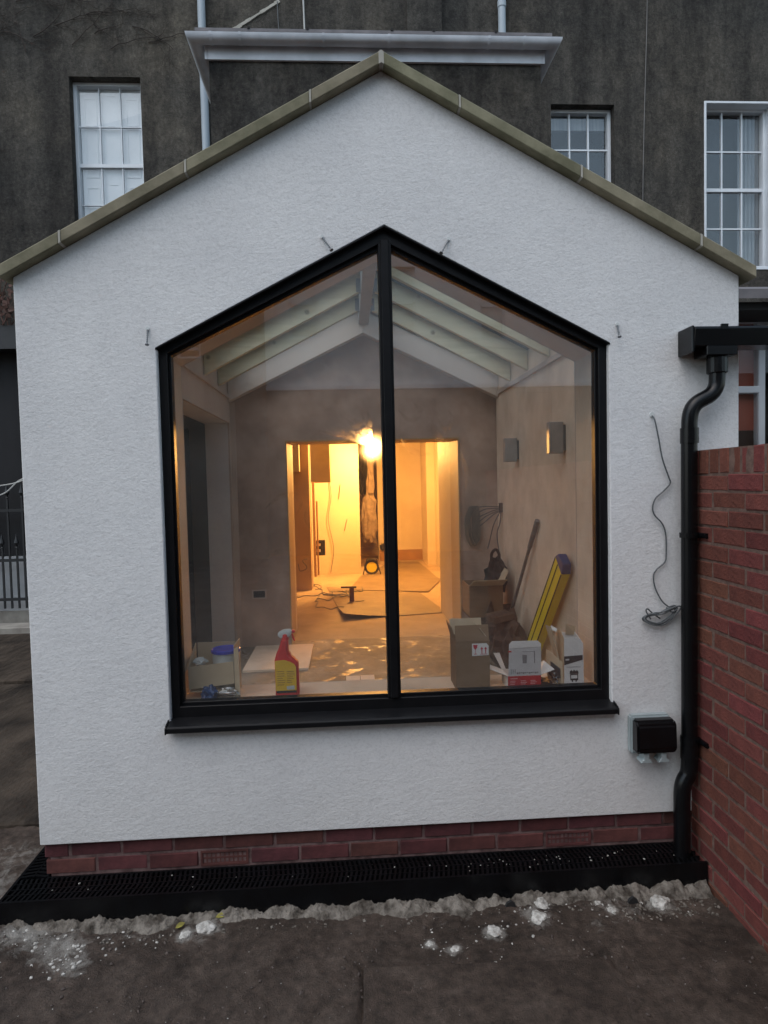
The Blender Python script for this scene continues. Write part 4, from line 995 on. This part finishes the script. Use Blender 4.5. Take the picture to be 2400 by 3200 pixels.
def crumple(name, c, size, m, lab, cat, seed):
    bm = bmesh.new(); bmesh.ops.create_icosphere(bm, subdivisions=3, radius=1)
    for v in bm.verts:
        k = 1+.5*noise.noise(v.co*2.3+Vector((seed, 0, seed)))+.22*noise.noise(v.co*6+Vector((seed, 3, 0))); v.co = Vector((v.co.x*size[0], v.co.y*size[1], max(v.co.z, -.7)*size[2]))*k
    me = bpy.data.meshes.new(name); bm.to_mesh(me); bm.free(); me.materials.append(MT[m])
    o = bpy.data.objects.new(name, me); COL.objects.link(o); o.location = c; return tag(o, lab, cat)
x, z = q3(330, 470); crumple('crumpled_rag', (x, .21, z), (.03, .03, .018), 'whpl', 'crumpled white tissue inside the open card box', 'tissue', 2)
x, z = q3(480, 840); crumple('blue_packet', (x-.01, .125, SZ+.03), (.033, .03, .04), 'bluebag', 'crumpled blue packet under the open card box', 'packet', 4)
x, z = q3(640, 850); crumple('clear_plastic_bag', (x+.005, .115, SZ+.026), (.052, .025, .032), 'plastic', 'crumpled clear plastic bag in front of the card box', 'plastic bag', 6)
x, z = q3(195, 660); crumple('paper_scrap', (x+.012, .2, SZ+.055), (.010, .01, .03), 'whpl', 'white paper scrap left of the open card box', 'paper', 8)

# brown carton with fragile sticker
def q6(x, y): return (.30+(x-180)*.00053, SZ+(848-y)*.000467)
BC = thing('brown_carton', 'tall open brown carton with a red fragile sticker on the sill', 'carton', (.38, .2, SZ))
x0c, x1c, y0c, y1c, ztop = .297, .457, .118, .282, .952
t_ = .004
part('front_panel', G().box(x0c, x1c, y0c, y0c+t_, SZ, ztop), MT['card'], BC)
part('back_panel', G().box(x0c, x1c, y1c-t_, y1c, SZ, ztop), MT['card'], BC)
part('side_panel', G().box(x0c, x0c+t_, y0c+t_, y1c-t_, SZ, ztop), MT['card'], BC)
part('side_panel', G().box(x1c-t_, x1c, y0c+t_, y1c-t_, SZ, ztop), MT['card'], BC)
part('front_flap', G().obox(((x0c+x1c)/2, y0c+.012, ztop+.037), ((x1c-x0c)/2-.001, 0, 0), (0, .0018, 0), (0, .010, .036)), MT['card'], BC)
part('back_flap', G().obox(((x0c+x1c)/2, y1c+.01, ztop+.035), ((x1c-x0c)/2-.001, 0, 0), (0, .0018, 0), (0, .014, .036)), MT['card2'], BC)
part('side_flap', G().obox((x0c-.008, (y0c+y1c)/2, ztop+.035), (.0018, 0, 0), (0, (y1c-y0c)/2-.006, 0), (-.010, 0, .036)), MT['card'], BC)
part('side_flap', G().obox((x1c-.02, (y0c+y1c)/2, ztop+.028), (.0018, 0, 0), (0, (y1c-y0c)/2-.006, 0), (-.022, 0, .030)), MT['card2'], BC)
sx0, sx1, sz0, sz1 = .374, .452, .884, .942
stk = part('fragile_sticker', G().prism([(sx0, sz0), (sx1, sz0+.002), (sx1, sz1-.012), (sx1-.01, sz1), (sx0, sz1)], 1, y0c-.0012, y0c-.0002), MT['wcard'], BC)
yy0, yy1 = y0c-.002, y0c-.0012
g = G().prism([(sx0+.005, sz1-.006), (sx0+.026, sz1-.006), (sx0+.024, sz1-.020), (sx0+.0175, sz1-.028), (sx0+.0135, sz1-.028), (sx0+.007, sz1-.020)], 1, yy0, yy1)
g.box(sx0+.0145, sx0+.0165, yy0, yy1, sz0+.010, sz1-.028).box(sx0+.008, sx0+.023, yy0, yy1, sz0+.007, sz0+.010)
part('glass_symbol', g, MT['redink'], stk)
g = G()
for ax in (.046, .064): g.box(sx0+ax-.0022, sx0+ax+.0022, yy0, yy1, sz0+.010, sz1-.026).prism([(sx0+ax-.007, sz1-.027), (sx0+ax+.007, sz1-.027), (sx0+ax, sz1-.016)], 1, yy0, yy1)
g.box(sx0+.038, sx0+.072, yy0, yy1, sz0+.006, sz0+.0085)
part('arrow_symbol', g, MT['redink'], stk)

# white and red light-fitting box with its flaps open
RB = thing('white_red_box', 'open white box with a red front and a raised printed lid on the sill', 'box', (.61, .16, SZ))
a0, a1, rz = .538, .694, .785
part('front_panel', G().box(a0, a1, .100, .103, SZ, rz), MT['redcard'], RB)
part('side_panel', G().box(a0, a0+.003, .103, .22, SZ, rz), MT['wcard'], RB); part('side_panel', G().box(a1-.003, a1, .103, .22, SZ, rz), MT['wcard'], RB)
part('back_panel', G().box(a0, a1, .22, .223, SZ, rz), MT['wcard'], RB)
lid = part('lid_flap', G().prism([(a0+.003, rz+.001), (a1+.002, rz+.001), (a1+.003, .935), (a1-.012, .949), (a0+.022, .951), (a0+.008, .936)], 1, .1005, .1035), MT['grcard'], RB)
part('tuck_flap', G().prism([(a0+.007, .918), (a1+.002, .920), (a1+.0025, .934), (a1-.012, .9485), (a0+.022, .9505), (a0+.0085, .936)], 1, .099, .1003), MT['wcard'], lid)
g = G().prism([(.609, .845), (.627, .845), (.629, .883), (.607, .885)], 1, .0992, .1003); part('printed_lamp', g, MT['greyink'], lid)
g = G().box(.663, .667, .0992, .1003, .845, .90).box(.606, .667, .0992, .1003, .8985, .9005); part('printed_bracket', g, MT['greyink'], lid)
g = G()
for k in range(14): xk = .552+.0095*k; g.box(xk, xk+(.003 if k < 3 else .0065), .0992, .1003, .795+.002*(k % 3), .818 if k < 3 else .803)
part('printed_text', g, MT['greyink'], lid, kind='stuff')
part('brand_mark', G().box(.541, .556, .0990, .1003, .899, .906), MT['redcard'], lid)
g = G()
for bx_ in (.548, .598, .644):
    for r in range(5): g.box(bx_, bx_+.022+.01*random.random(), .0988, .0998, .731+.0075*r, .7335+.0075*r)
g.box(.549, .583, .0988, .0998, .772, .7755)
part('printed_text', g, MT['pinkink'], RB, kind='stuff')
def quadslab(P_, n):
    n = Vector(n); P_ = [Vector(p) for p in P_]; return G().add(P_+[p+n for p in P_], [(3, 2, 1, 0), (4, 5, 6, 7), (0, 1, 5, 4), (1, 2, 6, 5), (2, 3, 7, 6), (3, 0, 4, 7)])
part('wing_flap', quadslab([(a0, .105, rz), (a0, .215, rz), (a0-.085, .215, rz+.035), (a0-.088, .13, rz+.033)], (0, 0, .002)), MT['wcard'], RB)
part('wing_flap', quadslab([(a1, .105, rz), (a1, .215, rz), (a1+.05, .215, rz+.035), (a1+.072, .12, rz+.018)], (0, 0, .002)), MT['wcard'], RB)
part('back_flap', quadslab([(a0-.0, .223, rz), (a0+.02, .226, rz), (a0-.005, .245, rz+.075), (a0-.035, .24, rz+.075)], (0, .002, 0)), MT['wcard'], RB)

# tall white box with a compressor picture
TW = thing('tall_white_box', 'tall torn white box with a printed pump picture at the sill right end', 'box', (.85, .15, SZ))
b0, b1 = .806, .898
part('front_panel', G().prism([(b0, SZ-.002), (b1+.002, SZ-.002), (b1, .928), (b1-.008, .931), (b1-.013, .95), (b1-.022, .948), (b1-.027, .957), (b1-.043, .956), (b1-.044, .925), (b1-.047, .925), (b1-.047, .956), (b0+.002, .955)], 1, .100, .103), MT['wcard'], TW)
part('side_panel', G().prism([(.103, SZ), (.103, .955), (.16, .985), (.215, .965), (.215, SZ)], 0, b0, b0+.003), MT['card2'], TW)
part('side_panel', G().prism([(.103, SZ), (.103, .93), (.215, .96), (.215, SZ)], 0, b1-.003, b1), MT['wcard'], TW)
part('back_panel', G().box(b0, b1, .215, .218, SZ, .955), MT['wcard'], TW)
part('back_flap', quadslab([(b0+.045, .21, .945), (b1, .21, .945), (b1+.004, .215, .985), (b0+.045, .20, 1.00)], (0, .002, 0)), MT['card2'], TW)
part('torn_flap', quadslab([(b0-.004, .12, .80), (b0-.004, .19, .80), (b0-.055, .20, 1.0), (b0-.05, .13, 1.005)], (-.002, 0, 0)), MT['card2'], TW)
part('torn_flap', quadslab([(b0-.03, .115, .985), (b0-.052, .14, .99), (b0-.048, .14, 1.01), (b0-.028, .115, 1.0)], (0, .002, 0)), MT['wcard'], TW)
part('leaning_flap', quadslab([(b0-.002, .105, SZ), (b0-.052, .18, SZ), (b0-.058, .185, .885), (b0-.004, .11, .84)], (-.002, .001, 0)), MT['card2'], TW)
part('printed_patch', quadslab([(b0-.012, .117, SZ+.04), (b0-.04, .16, SZ+.03), (b0-.043, .163, SZ+.11), (b0-.013, .118, SZ+.085)], (-.004, -.004, 0)), MT['ink'], TW)
def t6(x, y): return (b0+(x-1190)*.00047, SZ+(800-y)*.00047)
part('dark_band', G().prism([t6(*p) for p in ((1190, 575), (1190, 485), (1378, 478), (1378, 525))], 1, .0985, .0998), MT['ink'], TW)
part('brand_mark', G().prism([t6(*p) for p in ((1203, 528), (1203, 512), (1240, 510), (1240, 526))], 1, .0978, .0985), MT['grcard'], TW)
g = G().prism([t6(*p) for p in ((1245, 665), (1245, 640), (1262, 625), (1275, 640), (1290, 622), (1305, 638), (1320, 628), (1334, 645), (1334, 665))], 1, .0985, .0998)
g.ring([t6(*p) for p in ((1250, 730), (1330, 730), (1330, 668), (1250, 668))], [t6(*p) for p in ((1258, 712), (1322, 712), (1322, 676), (1258, 676))], 1, .0985, .0998)
g.prism([t6(*p) for p in ((1265, 745), (1265, 730), (1278, 730), (1278, 745))], 1, .0985, .0998).prism([t6(*p) for p in ((1303, 745), (1303, 730), (1316, 730), (1316, 745))], 1, .0985, .0998)
part('printed_pump', g, MT['ink'], TW)
g = G()
for cx_ in (1252, 1292, 1332):
    x, z = t6(cx_, 772); n = 14
    g.ring([(x+.0055*math.cos(6.2832*k/n), z+.0055*math.sin(6.2832*k/n)) for k in range(n)], [(x+.004*math.cos(6.2832*k/n), z+.004*math.sin(6.2832*k/n)) for k in range(n)], 1, .0985, .0998)
x, z = t6(1292, 772); g.box(x-.0015, x+.0015, .0985, .0998, z-.002, z+.002)
part('printed_icons', g, MT['greyink'], TW)
g = G()
for k in range(12): x, z = t6(1215+12*k, 600); g.box(x, x+.003, .0987, .0998, z, z+.004)
part('printed_text', g, MT['greyink'], TW, kind='stuff')
# tray of wall plugs
TR = thing('black_tray', 'small black tray of orange wall plugs between the two white boxes', 'tray', (.725, .13, SZ))
part('tray', G().ring([(.70, .105), (.75, .105), (.75, .155), (.70, .155)], [(.704, .109), (.746, .109), (.746, .151), (.704, .151)], 2, SZ, SZ+.028).box(.70, .75, .105, .155, SZ, SZ+.003), MT['bagdark'], TR)
orange = mat('orange_plastic', (.55, .25, .06), rough=.5)
for k in range(9):
    c = Vector((random.uniform(.708, .742), random.uniform(.112, .148), SZ+.026+random.uniform(0, .01))); dd = Vector((random.uniform(-1, 1), random.uniform(-1, 1), random.uniform(-.2, .2))).normalized()*.012
    part('wall_plug', G().tube([c-dd, c+dd], .0042, 6), orange, TR)
crumple('plastic_wrapper', (.777, .13, SZ+.03), (.022, .02, .04), 'plastic', 'clear plastic wrapper leaning on the tall white box', 'wrapper', 11)
single('dark_lever', G().beam((.755, .17, SZ+.055), (.80, .12, SZ+.006), .008, .012), MT['bagdark'], (.78, .14, SZ+.01), 'short dark strip leaning between the wrapper and the tall box', 'strip')

# ================================================================ THINGS IN THE ROOM
YL = thing('yellow_level', 'long yellow box section level with blue end cap leaning on the right wall', 'level', (1.16, 2.5, .15))
A = Vector((1.19, 2.16, .20)); B_ = Vector((1.225, 1.345, 1.13))
dv = (B_-A).normalized(); sidev = Vector((-1, .0, 0)); sidev = (sidev-dv*sidev.dot(dv)).normalized(); upv_ = dv.cross(sidev).normalized()
part('beam', G().obox((A+B_)/2, (B_-A)/2, sidev*.03, upv_*.08), MT['yellow'], YL, bevel=.004)
for o_ in (-.076, -.012, .076):
    part('groove', G().obox((A+B_)/2+upv_*o_-(0 if abs(o_) > .1 else 0)*sidev+sidev*.0302, (B_-A)/2*.99, sidev*.0015, upv_*.006), MT['bagdark'], YL)
part('end_cap', G().add([B_+sidev*.033+upv_*.083, B_+sidev*.033-upv_*.083, B_-sidev*.033-upv_*.083, B_-sidev*.033+upv_*.083,
     B_+dv*.07+sidev*.028+upv_*.05, B_+dv*.05+sidev*.028-upv_*.06, B_+dv*.05-sidev*.028-upv_*.06, B_+dv*.07-sidev*.028+upv_*.05], [(0, 1, 2, 3), (4, 5, 6, 7), (0, 1, 5, 4), (1, 2, 6, 5), (2, 3, 7, 6), (3, 0, 4, 7)]), mat('violet_blue_cap', (.03, .045, .17), rough=.6), YL, bevel=.005)
single('grey_pole', G().tube([(1.20, 3.02, .152), (1.255, 2.06, 1.34)], .013, 10).tube([(1.247, 2.2, 1.165), (1.258, 2.02, 1.39)], .019, 10), mat('worn_grey_pole', (.17, .16, .155), (.1, .095, .09), .7, 20), (1.2, 3.0, .15), 'grey pole with thicker grip leaning on the right plaster wall', 'pole', smooth=True)
def wall_light(y, z, w, h, lab):
    t = thing('wall_light', lab, 'wall light', (1.27, y, z), 'square up and down lights on the right wall')
    part('housing', G().box(1.28-w, 1.262, y-.028, y+.028, z, z+h), MT['lightbox'], t, bevel=.003)
    part('backplate', G().box(1.262, 1.279, y-.024, y+.024, z+.02, z+h-.02), MT['steel'], t)
wall_light(1.44, 1.875, .115, .21, 'grey square wall light nearest the window on the right wall')
wall_light(2.62, 1.86, .125, .20, 'grey square wall light farther in on the right wall')
SBX = thing('wired_back_box', 'metal back box with loose grey wires near the far end of right wall', 'electrical box', (1.27, 3.25, 1.44))
part('box', G().ring([(3.20, 1.40), (3.29, 1.40), (3.29, 1.49), (3.20, 1.49)], [(3.21, 1.41), (3.28, 1.41), (3.28, 1.48), (3.21, 1.48)], 0, 1.262, 1.279).box(1.274, 1.278, 3.21, 3.28, 1.41, 1.48), MT['steel'], SBX)
for k in range(5):
    part('wire', G().tube(smoothpath([(1.27, 3.24, 1.45-.01*k), (1.20, 3.23, 1.455-.018*k), (1.12, 3.22, 1.46-.035*k+.01*(k % 2)), (1.06, 3.22, 1.455-.045*k)], 4), .0045, 5), MT['cable'], SBX)
part('wire', G().tube(smoothpath([(1.265, 3.22, 1.41), (1.25, 3.2, 1.30), (1.22, 3.2, 1.2), (1.235, 3.2, 1.05), (1.26, 3.2, .90)], 5), .005, 5), MT['cable'], SBX)
part('wire', G().tube(smoothpath([(1.265, 3.24, 1.41), (1.20, 3.25, 1.28), (1.17, 3.3, 1.12), (1.15, 3.3, 1.05)], 5), .005, 5), MT['cable'], SBX)
g = G()
for k in range(7):
    x = .97+.012*k; g.tube(smoothpath([(x+.03, 3.40, 1.46), (x-.02-.004*k, 3.395, 1.32), (x, 3.39, 1.12-.02*(k % 3)), (x+.05, 3.39, 1.14), (x+.055, 3.395, 1.32), (x+.045, 3.40, 1.46)], 4), .004, 5)
single('cable_hank', g, mat('dusty_cable', (.2, .17, .14), rough=.7), (1.0, 3.40, 1.46), 'hank of pale cable hanging on the brown wall right of the doorway', 'cable', smooth=True)
# pile in the right corner
bxo = thing('open_brown_box', 'open brown box lying in the heap by the right doorway side', 'box', (.98, 2.95, .15))
part('box_body', G().wall(1, 2.75, 2.758, .86, 1.16, .50, .78, []).box(.86, .868, 2.758, 3.1, .50, .78).box(1.152, 1.16, 2.758, 3.1, .50, .78).box(.86, 1.16, 3.1, 3.108, .50, .78).box(.86, 1.16, 2.758, 3.1, .50, .51), MT['card'], bxo)
part('flap', quadslab([(.86, 2.75, .78), (1.16, 2.75, .78), (1.18, 2.66, .84), (.88, 2.64, .84)], (0, 0, .005)), MT['card2'], bxo)
part('flap', quadslab([(1.16, 2.76, .78), (1.16, 3.1, .78), (1.24, 3.08, .90), (1.22, 2.78, .90)], (0, 0, .005)), MT['card2'], bxo)
crumple('brown_sack', (1.08, 2.85, .36), (.17, .2, .26), 'brownheap', 'dark brown sack under the open brown box', 'sack', 3)
crumple('brown_sack', (1.12, 2.40, .34), (.14, .17, .24), 'brownheap', 'lumpy dark sack behind the red and white box', 'sack', 9)
tbg = thing('tool_bag', 'black bag with a loop handle on top of the heap at right', 'bag', (1.17, 3.05, .7))
o_ = crumple('bag_body', (0, 0, .12), (.09, .1, .17), 'bagdark', None, None, 5); o_.parent = tbg
part('handle', G().tube(smoothpath([(1.12, 3.0, .93), (1.12, 3.0, 1.03), (1.16, 3.0, 1.07), (1.19, 3.0, 1.02), (1.18, 3.0, .93)], 5), .014, 8), MT['bagdark'], tbg, smooth=True)
single('wrapped_pack', G().obox((1.04, 2.38, .58), (.09, .02, .012), (-.02, .08, .0), (0, .01, .03)), MT['brownheap'], (1.02, 2.35, .56), 'brown wrapped pack on the heap behind the white box', 'pack', bevel=.01)
# hardboard protection sheets on the floor
def sheet(poly, z, lab, curl=None, th=.005):
    bm = bmesh.new(); xs_ = [p[0] for p in poly]; n1, n2 = 26, 20
    A_, B2, C_, D_ = [Vector((*p, 0)) for p in poly]   # front-left, front-right, back-right, back-left
    gg = G()
    def zz(u, v):
        if not curl: return z
        d = math.hypot(u/curl[0], v/curl[1]); return z+max(0, 1-d)**1.6*curl[2]
    for top in (1, 0):
        for j in range(n2+1):
            for i in range(n1+1):
                u, v = i/n1, j/n2; p = A_.lerp(B2, u).lerp(D_.lerp(C_, u), v); gg.v.append((p.x, p.y, zz(u, v)+th*top))
    m = n1+1; off = m*(n2+1)
    for j in range(n2):
        for i in range(n1):
            a = j*m+i; gg.f += [(a, a+1, a+m+1, a+m), (off+a+m, off+a+m+1, off+a+1, off+a)]
    per = [(j*m) for j in range(n2+1)]
    for j in range(n2): gg.f += [(j*m, (j+1)*m, off+(j+1)*m, off+j*m), (j*m+n1, off+j*m+n1, off+(j+1)*m+n1, (j+1)*m+n1)]
    for i in range(n1): gg.f += [(i, off+i, off+i+1, i+1), (n2*m+i, n2*m+i+1, off+n2*m+i+1, off+n2*m+i)]
    single('hardboard_sheet', gg, MT['hard'], (poly[0][0], poly[0][1], z), lab, 'hardboard', 'floor protection boards', smooth=True)
sheet([(-.26, 4.50), (.95, 4.72), (.80, 6.14), (-.53, 6.92)], .153, 'front hardboard floor sheet with its left corner curling up', (.55, .45, .07))
sheet([(-.20, 6.55), (.92, 6.16), (1.29, 7.36), (.02, 8.0)], .161, 'middle hardboard floor sheet lapped under the front one')
sheet([(.02, 7.7), (1.25, 7.4), (1.17, 9.75), (.60, 9.8)], .152, 'farthest hardboard floor sheet by the back wall')
rt = thing('red_box_tool', 'small dark red box with a black tool on the front hardboard sheet', 'box', (-.16, 5.62, .16))
part('box', G().box(-.19, -.13, 5.6, 5.66, .16, .34), mat('maroon_box', (.14, .03, .02), rough=.6), rt, bevel=.004); part('tool_handle', G().beam((-.30, 5.66, .345), (-.10, 5.63, .345), .03, .02), MT['bagdark'], rt)
rl = thing('cable_reel', 'yellow cable reel on the floor behind the mullion', 'cable reel', (.2, 8.15, .15))
yc_ = 8.16; zc_ = .28
for (r, y_) in ((.125, yc_-.05), (.125, yc_+.05)):
    n = 24; part('flange', G().ring([(.2+r*math.cos(6.2832*k/n), zc_+r*math.sin(6.2832*k/n)) for k in range(n)], [(.2+.09*math.cos(6.2832*k/n), zc_+.09*math.sin(6.2832*k/n)) for k in range(n)], 1, y_, y_+.012), MT['bagdark'], rl)
part('drum', G().tube([(.2, yc_-.045, zc_), (.2, yc_+.05, zc_)], .088, 20), MT['yellow'], rl)
part('stand', G().tube([(.05, yc_-.06, .16), (.12, yc_-.06, .42), (.28, yc_-.06, .42), (.35, yc_-.06, .16)], .01, 6), MT['iron'], rl)
ct = thing('hanging_coat', 'dark coat hanging at the corner of the lit back room', 'coat', (.055, 7.05, 1.5))
o_ = crumple('coat_body', (.0, .0, .32), (.06, .05, .36), 'coat', None, None, 21); o_.parent = ct
sk = thing('dust_sheet', 'pale sack and dust sheet hanging beside the dark coat', 'dust sheet', (.2, 8.9, 1.0))
o_ = crumple('sheet_body', (0, 0, 0.05), (.13, .09, .52), 'sack', None, None, 31); o_.parent = sk
o_ = crumple('sheet_top', (.02, 0, .78), (.09, .08, .42), 'sack', None, None, 33); o_.parent = sk
bb_ = thing('black_wall_unit', 'black electrical unit hanging on the left of the back room', 'electrical unit', (-.62, 7.3, .72))
part('unit_body', G().box(-.69, -.55, 7.24, 7.34, .60, .84), MT['bagdark'], bb_, bevel=.01); part('front_label', G().box(-.68, -.62, 7.232, 7.239, .66, .70).box(-.68, -.62, 7.232, 7.239, .75, .79), MT['wcard'], bb_)
g = G()
for k in range(9):
    x, y = random.uniform(-.85, -.3), random.uniform(5.9, 7.9); P_ = [Vector((x, y, .156))]
    a = random.uniform(0, 6)
    for q in range(9):
        a += random.uniform(-1.0, 1.0); P_.append(P_[-1]+Vector((math.cos(a)*.09, math.sin(a)*.16, 0))); P_[-1].x = max(-.95, min(.0, P_[-1].x)); P_[-1].z = .156+.012*(q % 3)
    g.tube(smoothpath(P_, 4), .006, 5)
single('floor_cables', g, MT['cable'], (-.6, 7, .15), 'tangle of loose cables on the floor of the lit back room', 'cables', smooth=True)
g = G()
for p in (((-.80, 6.68, .62), (-.86, 6.6, .6), (-.80, 6.6, .5), (-.9, 6.62, .45), (-.93, 6.68, .55)), ((-.50, 8.26, 1.9), (-.46, 8.24, 1.5), (-.52, 8.24, 1.1), (-.44, 8.24, .6), (-.5, 8.2, .2)), ((-.3, 8.26, 1.7), (-.33, 8.25, 1.45)), ((-.2, 8.26, 1.1), (-.25, 8.25, .9))):
    g.tube(smoothpath(p, 5), .006, 5)
single('wall_wires', g, MT['cable'], (-.5, 8.26, 1), 'loose wires hanging down the lit wall left of the bulb', 'wires', smooth=True)
single('black_pipe_end', G().tube([(.50, 10.06, .50), (.50, 10.06, .36)], .03, 8).box(.44, .60, 10.03, 10.07, .40, .47), MT['bagdark'], (.5, 10.06, .4), 'dark pipe stub against the far skirting board', 'pipe')
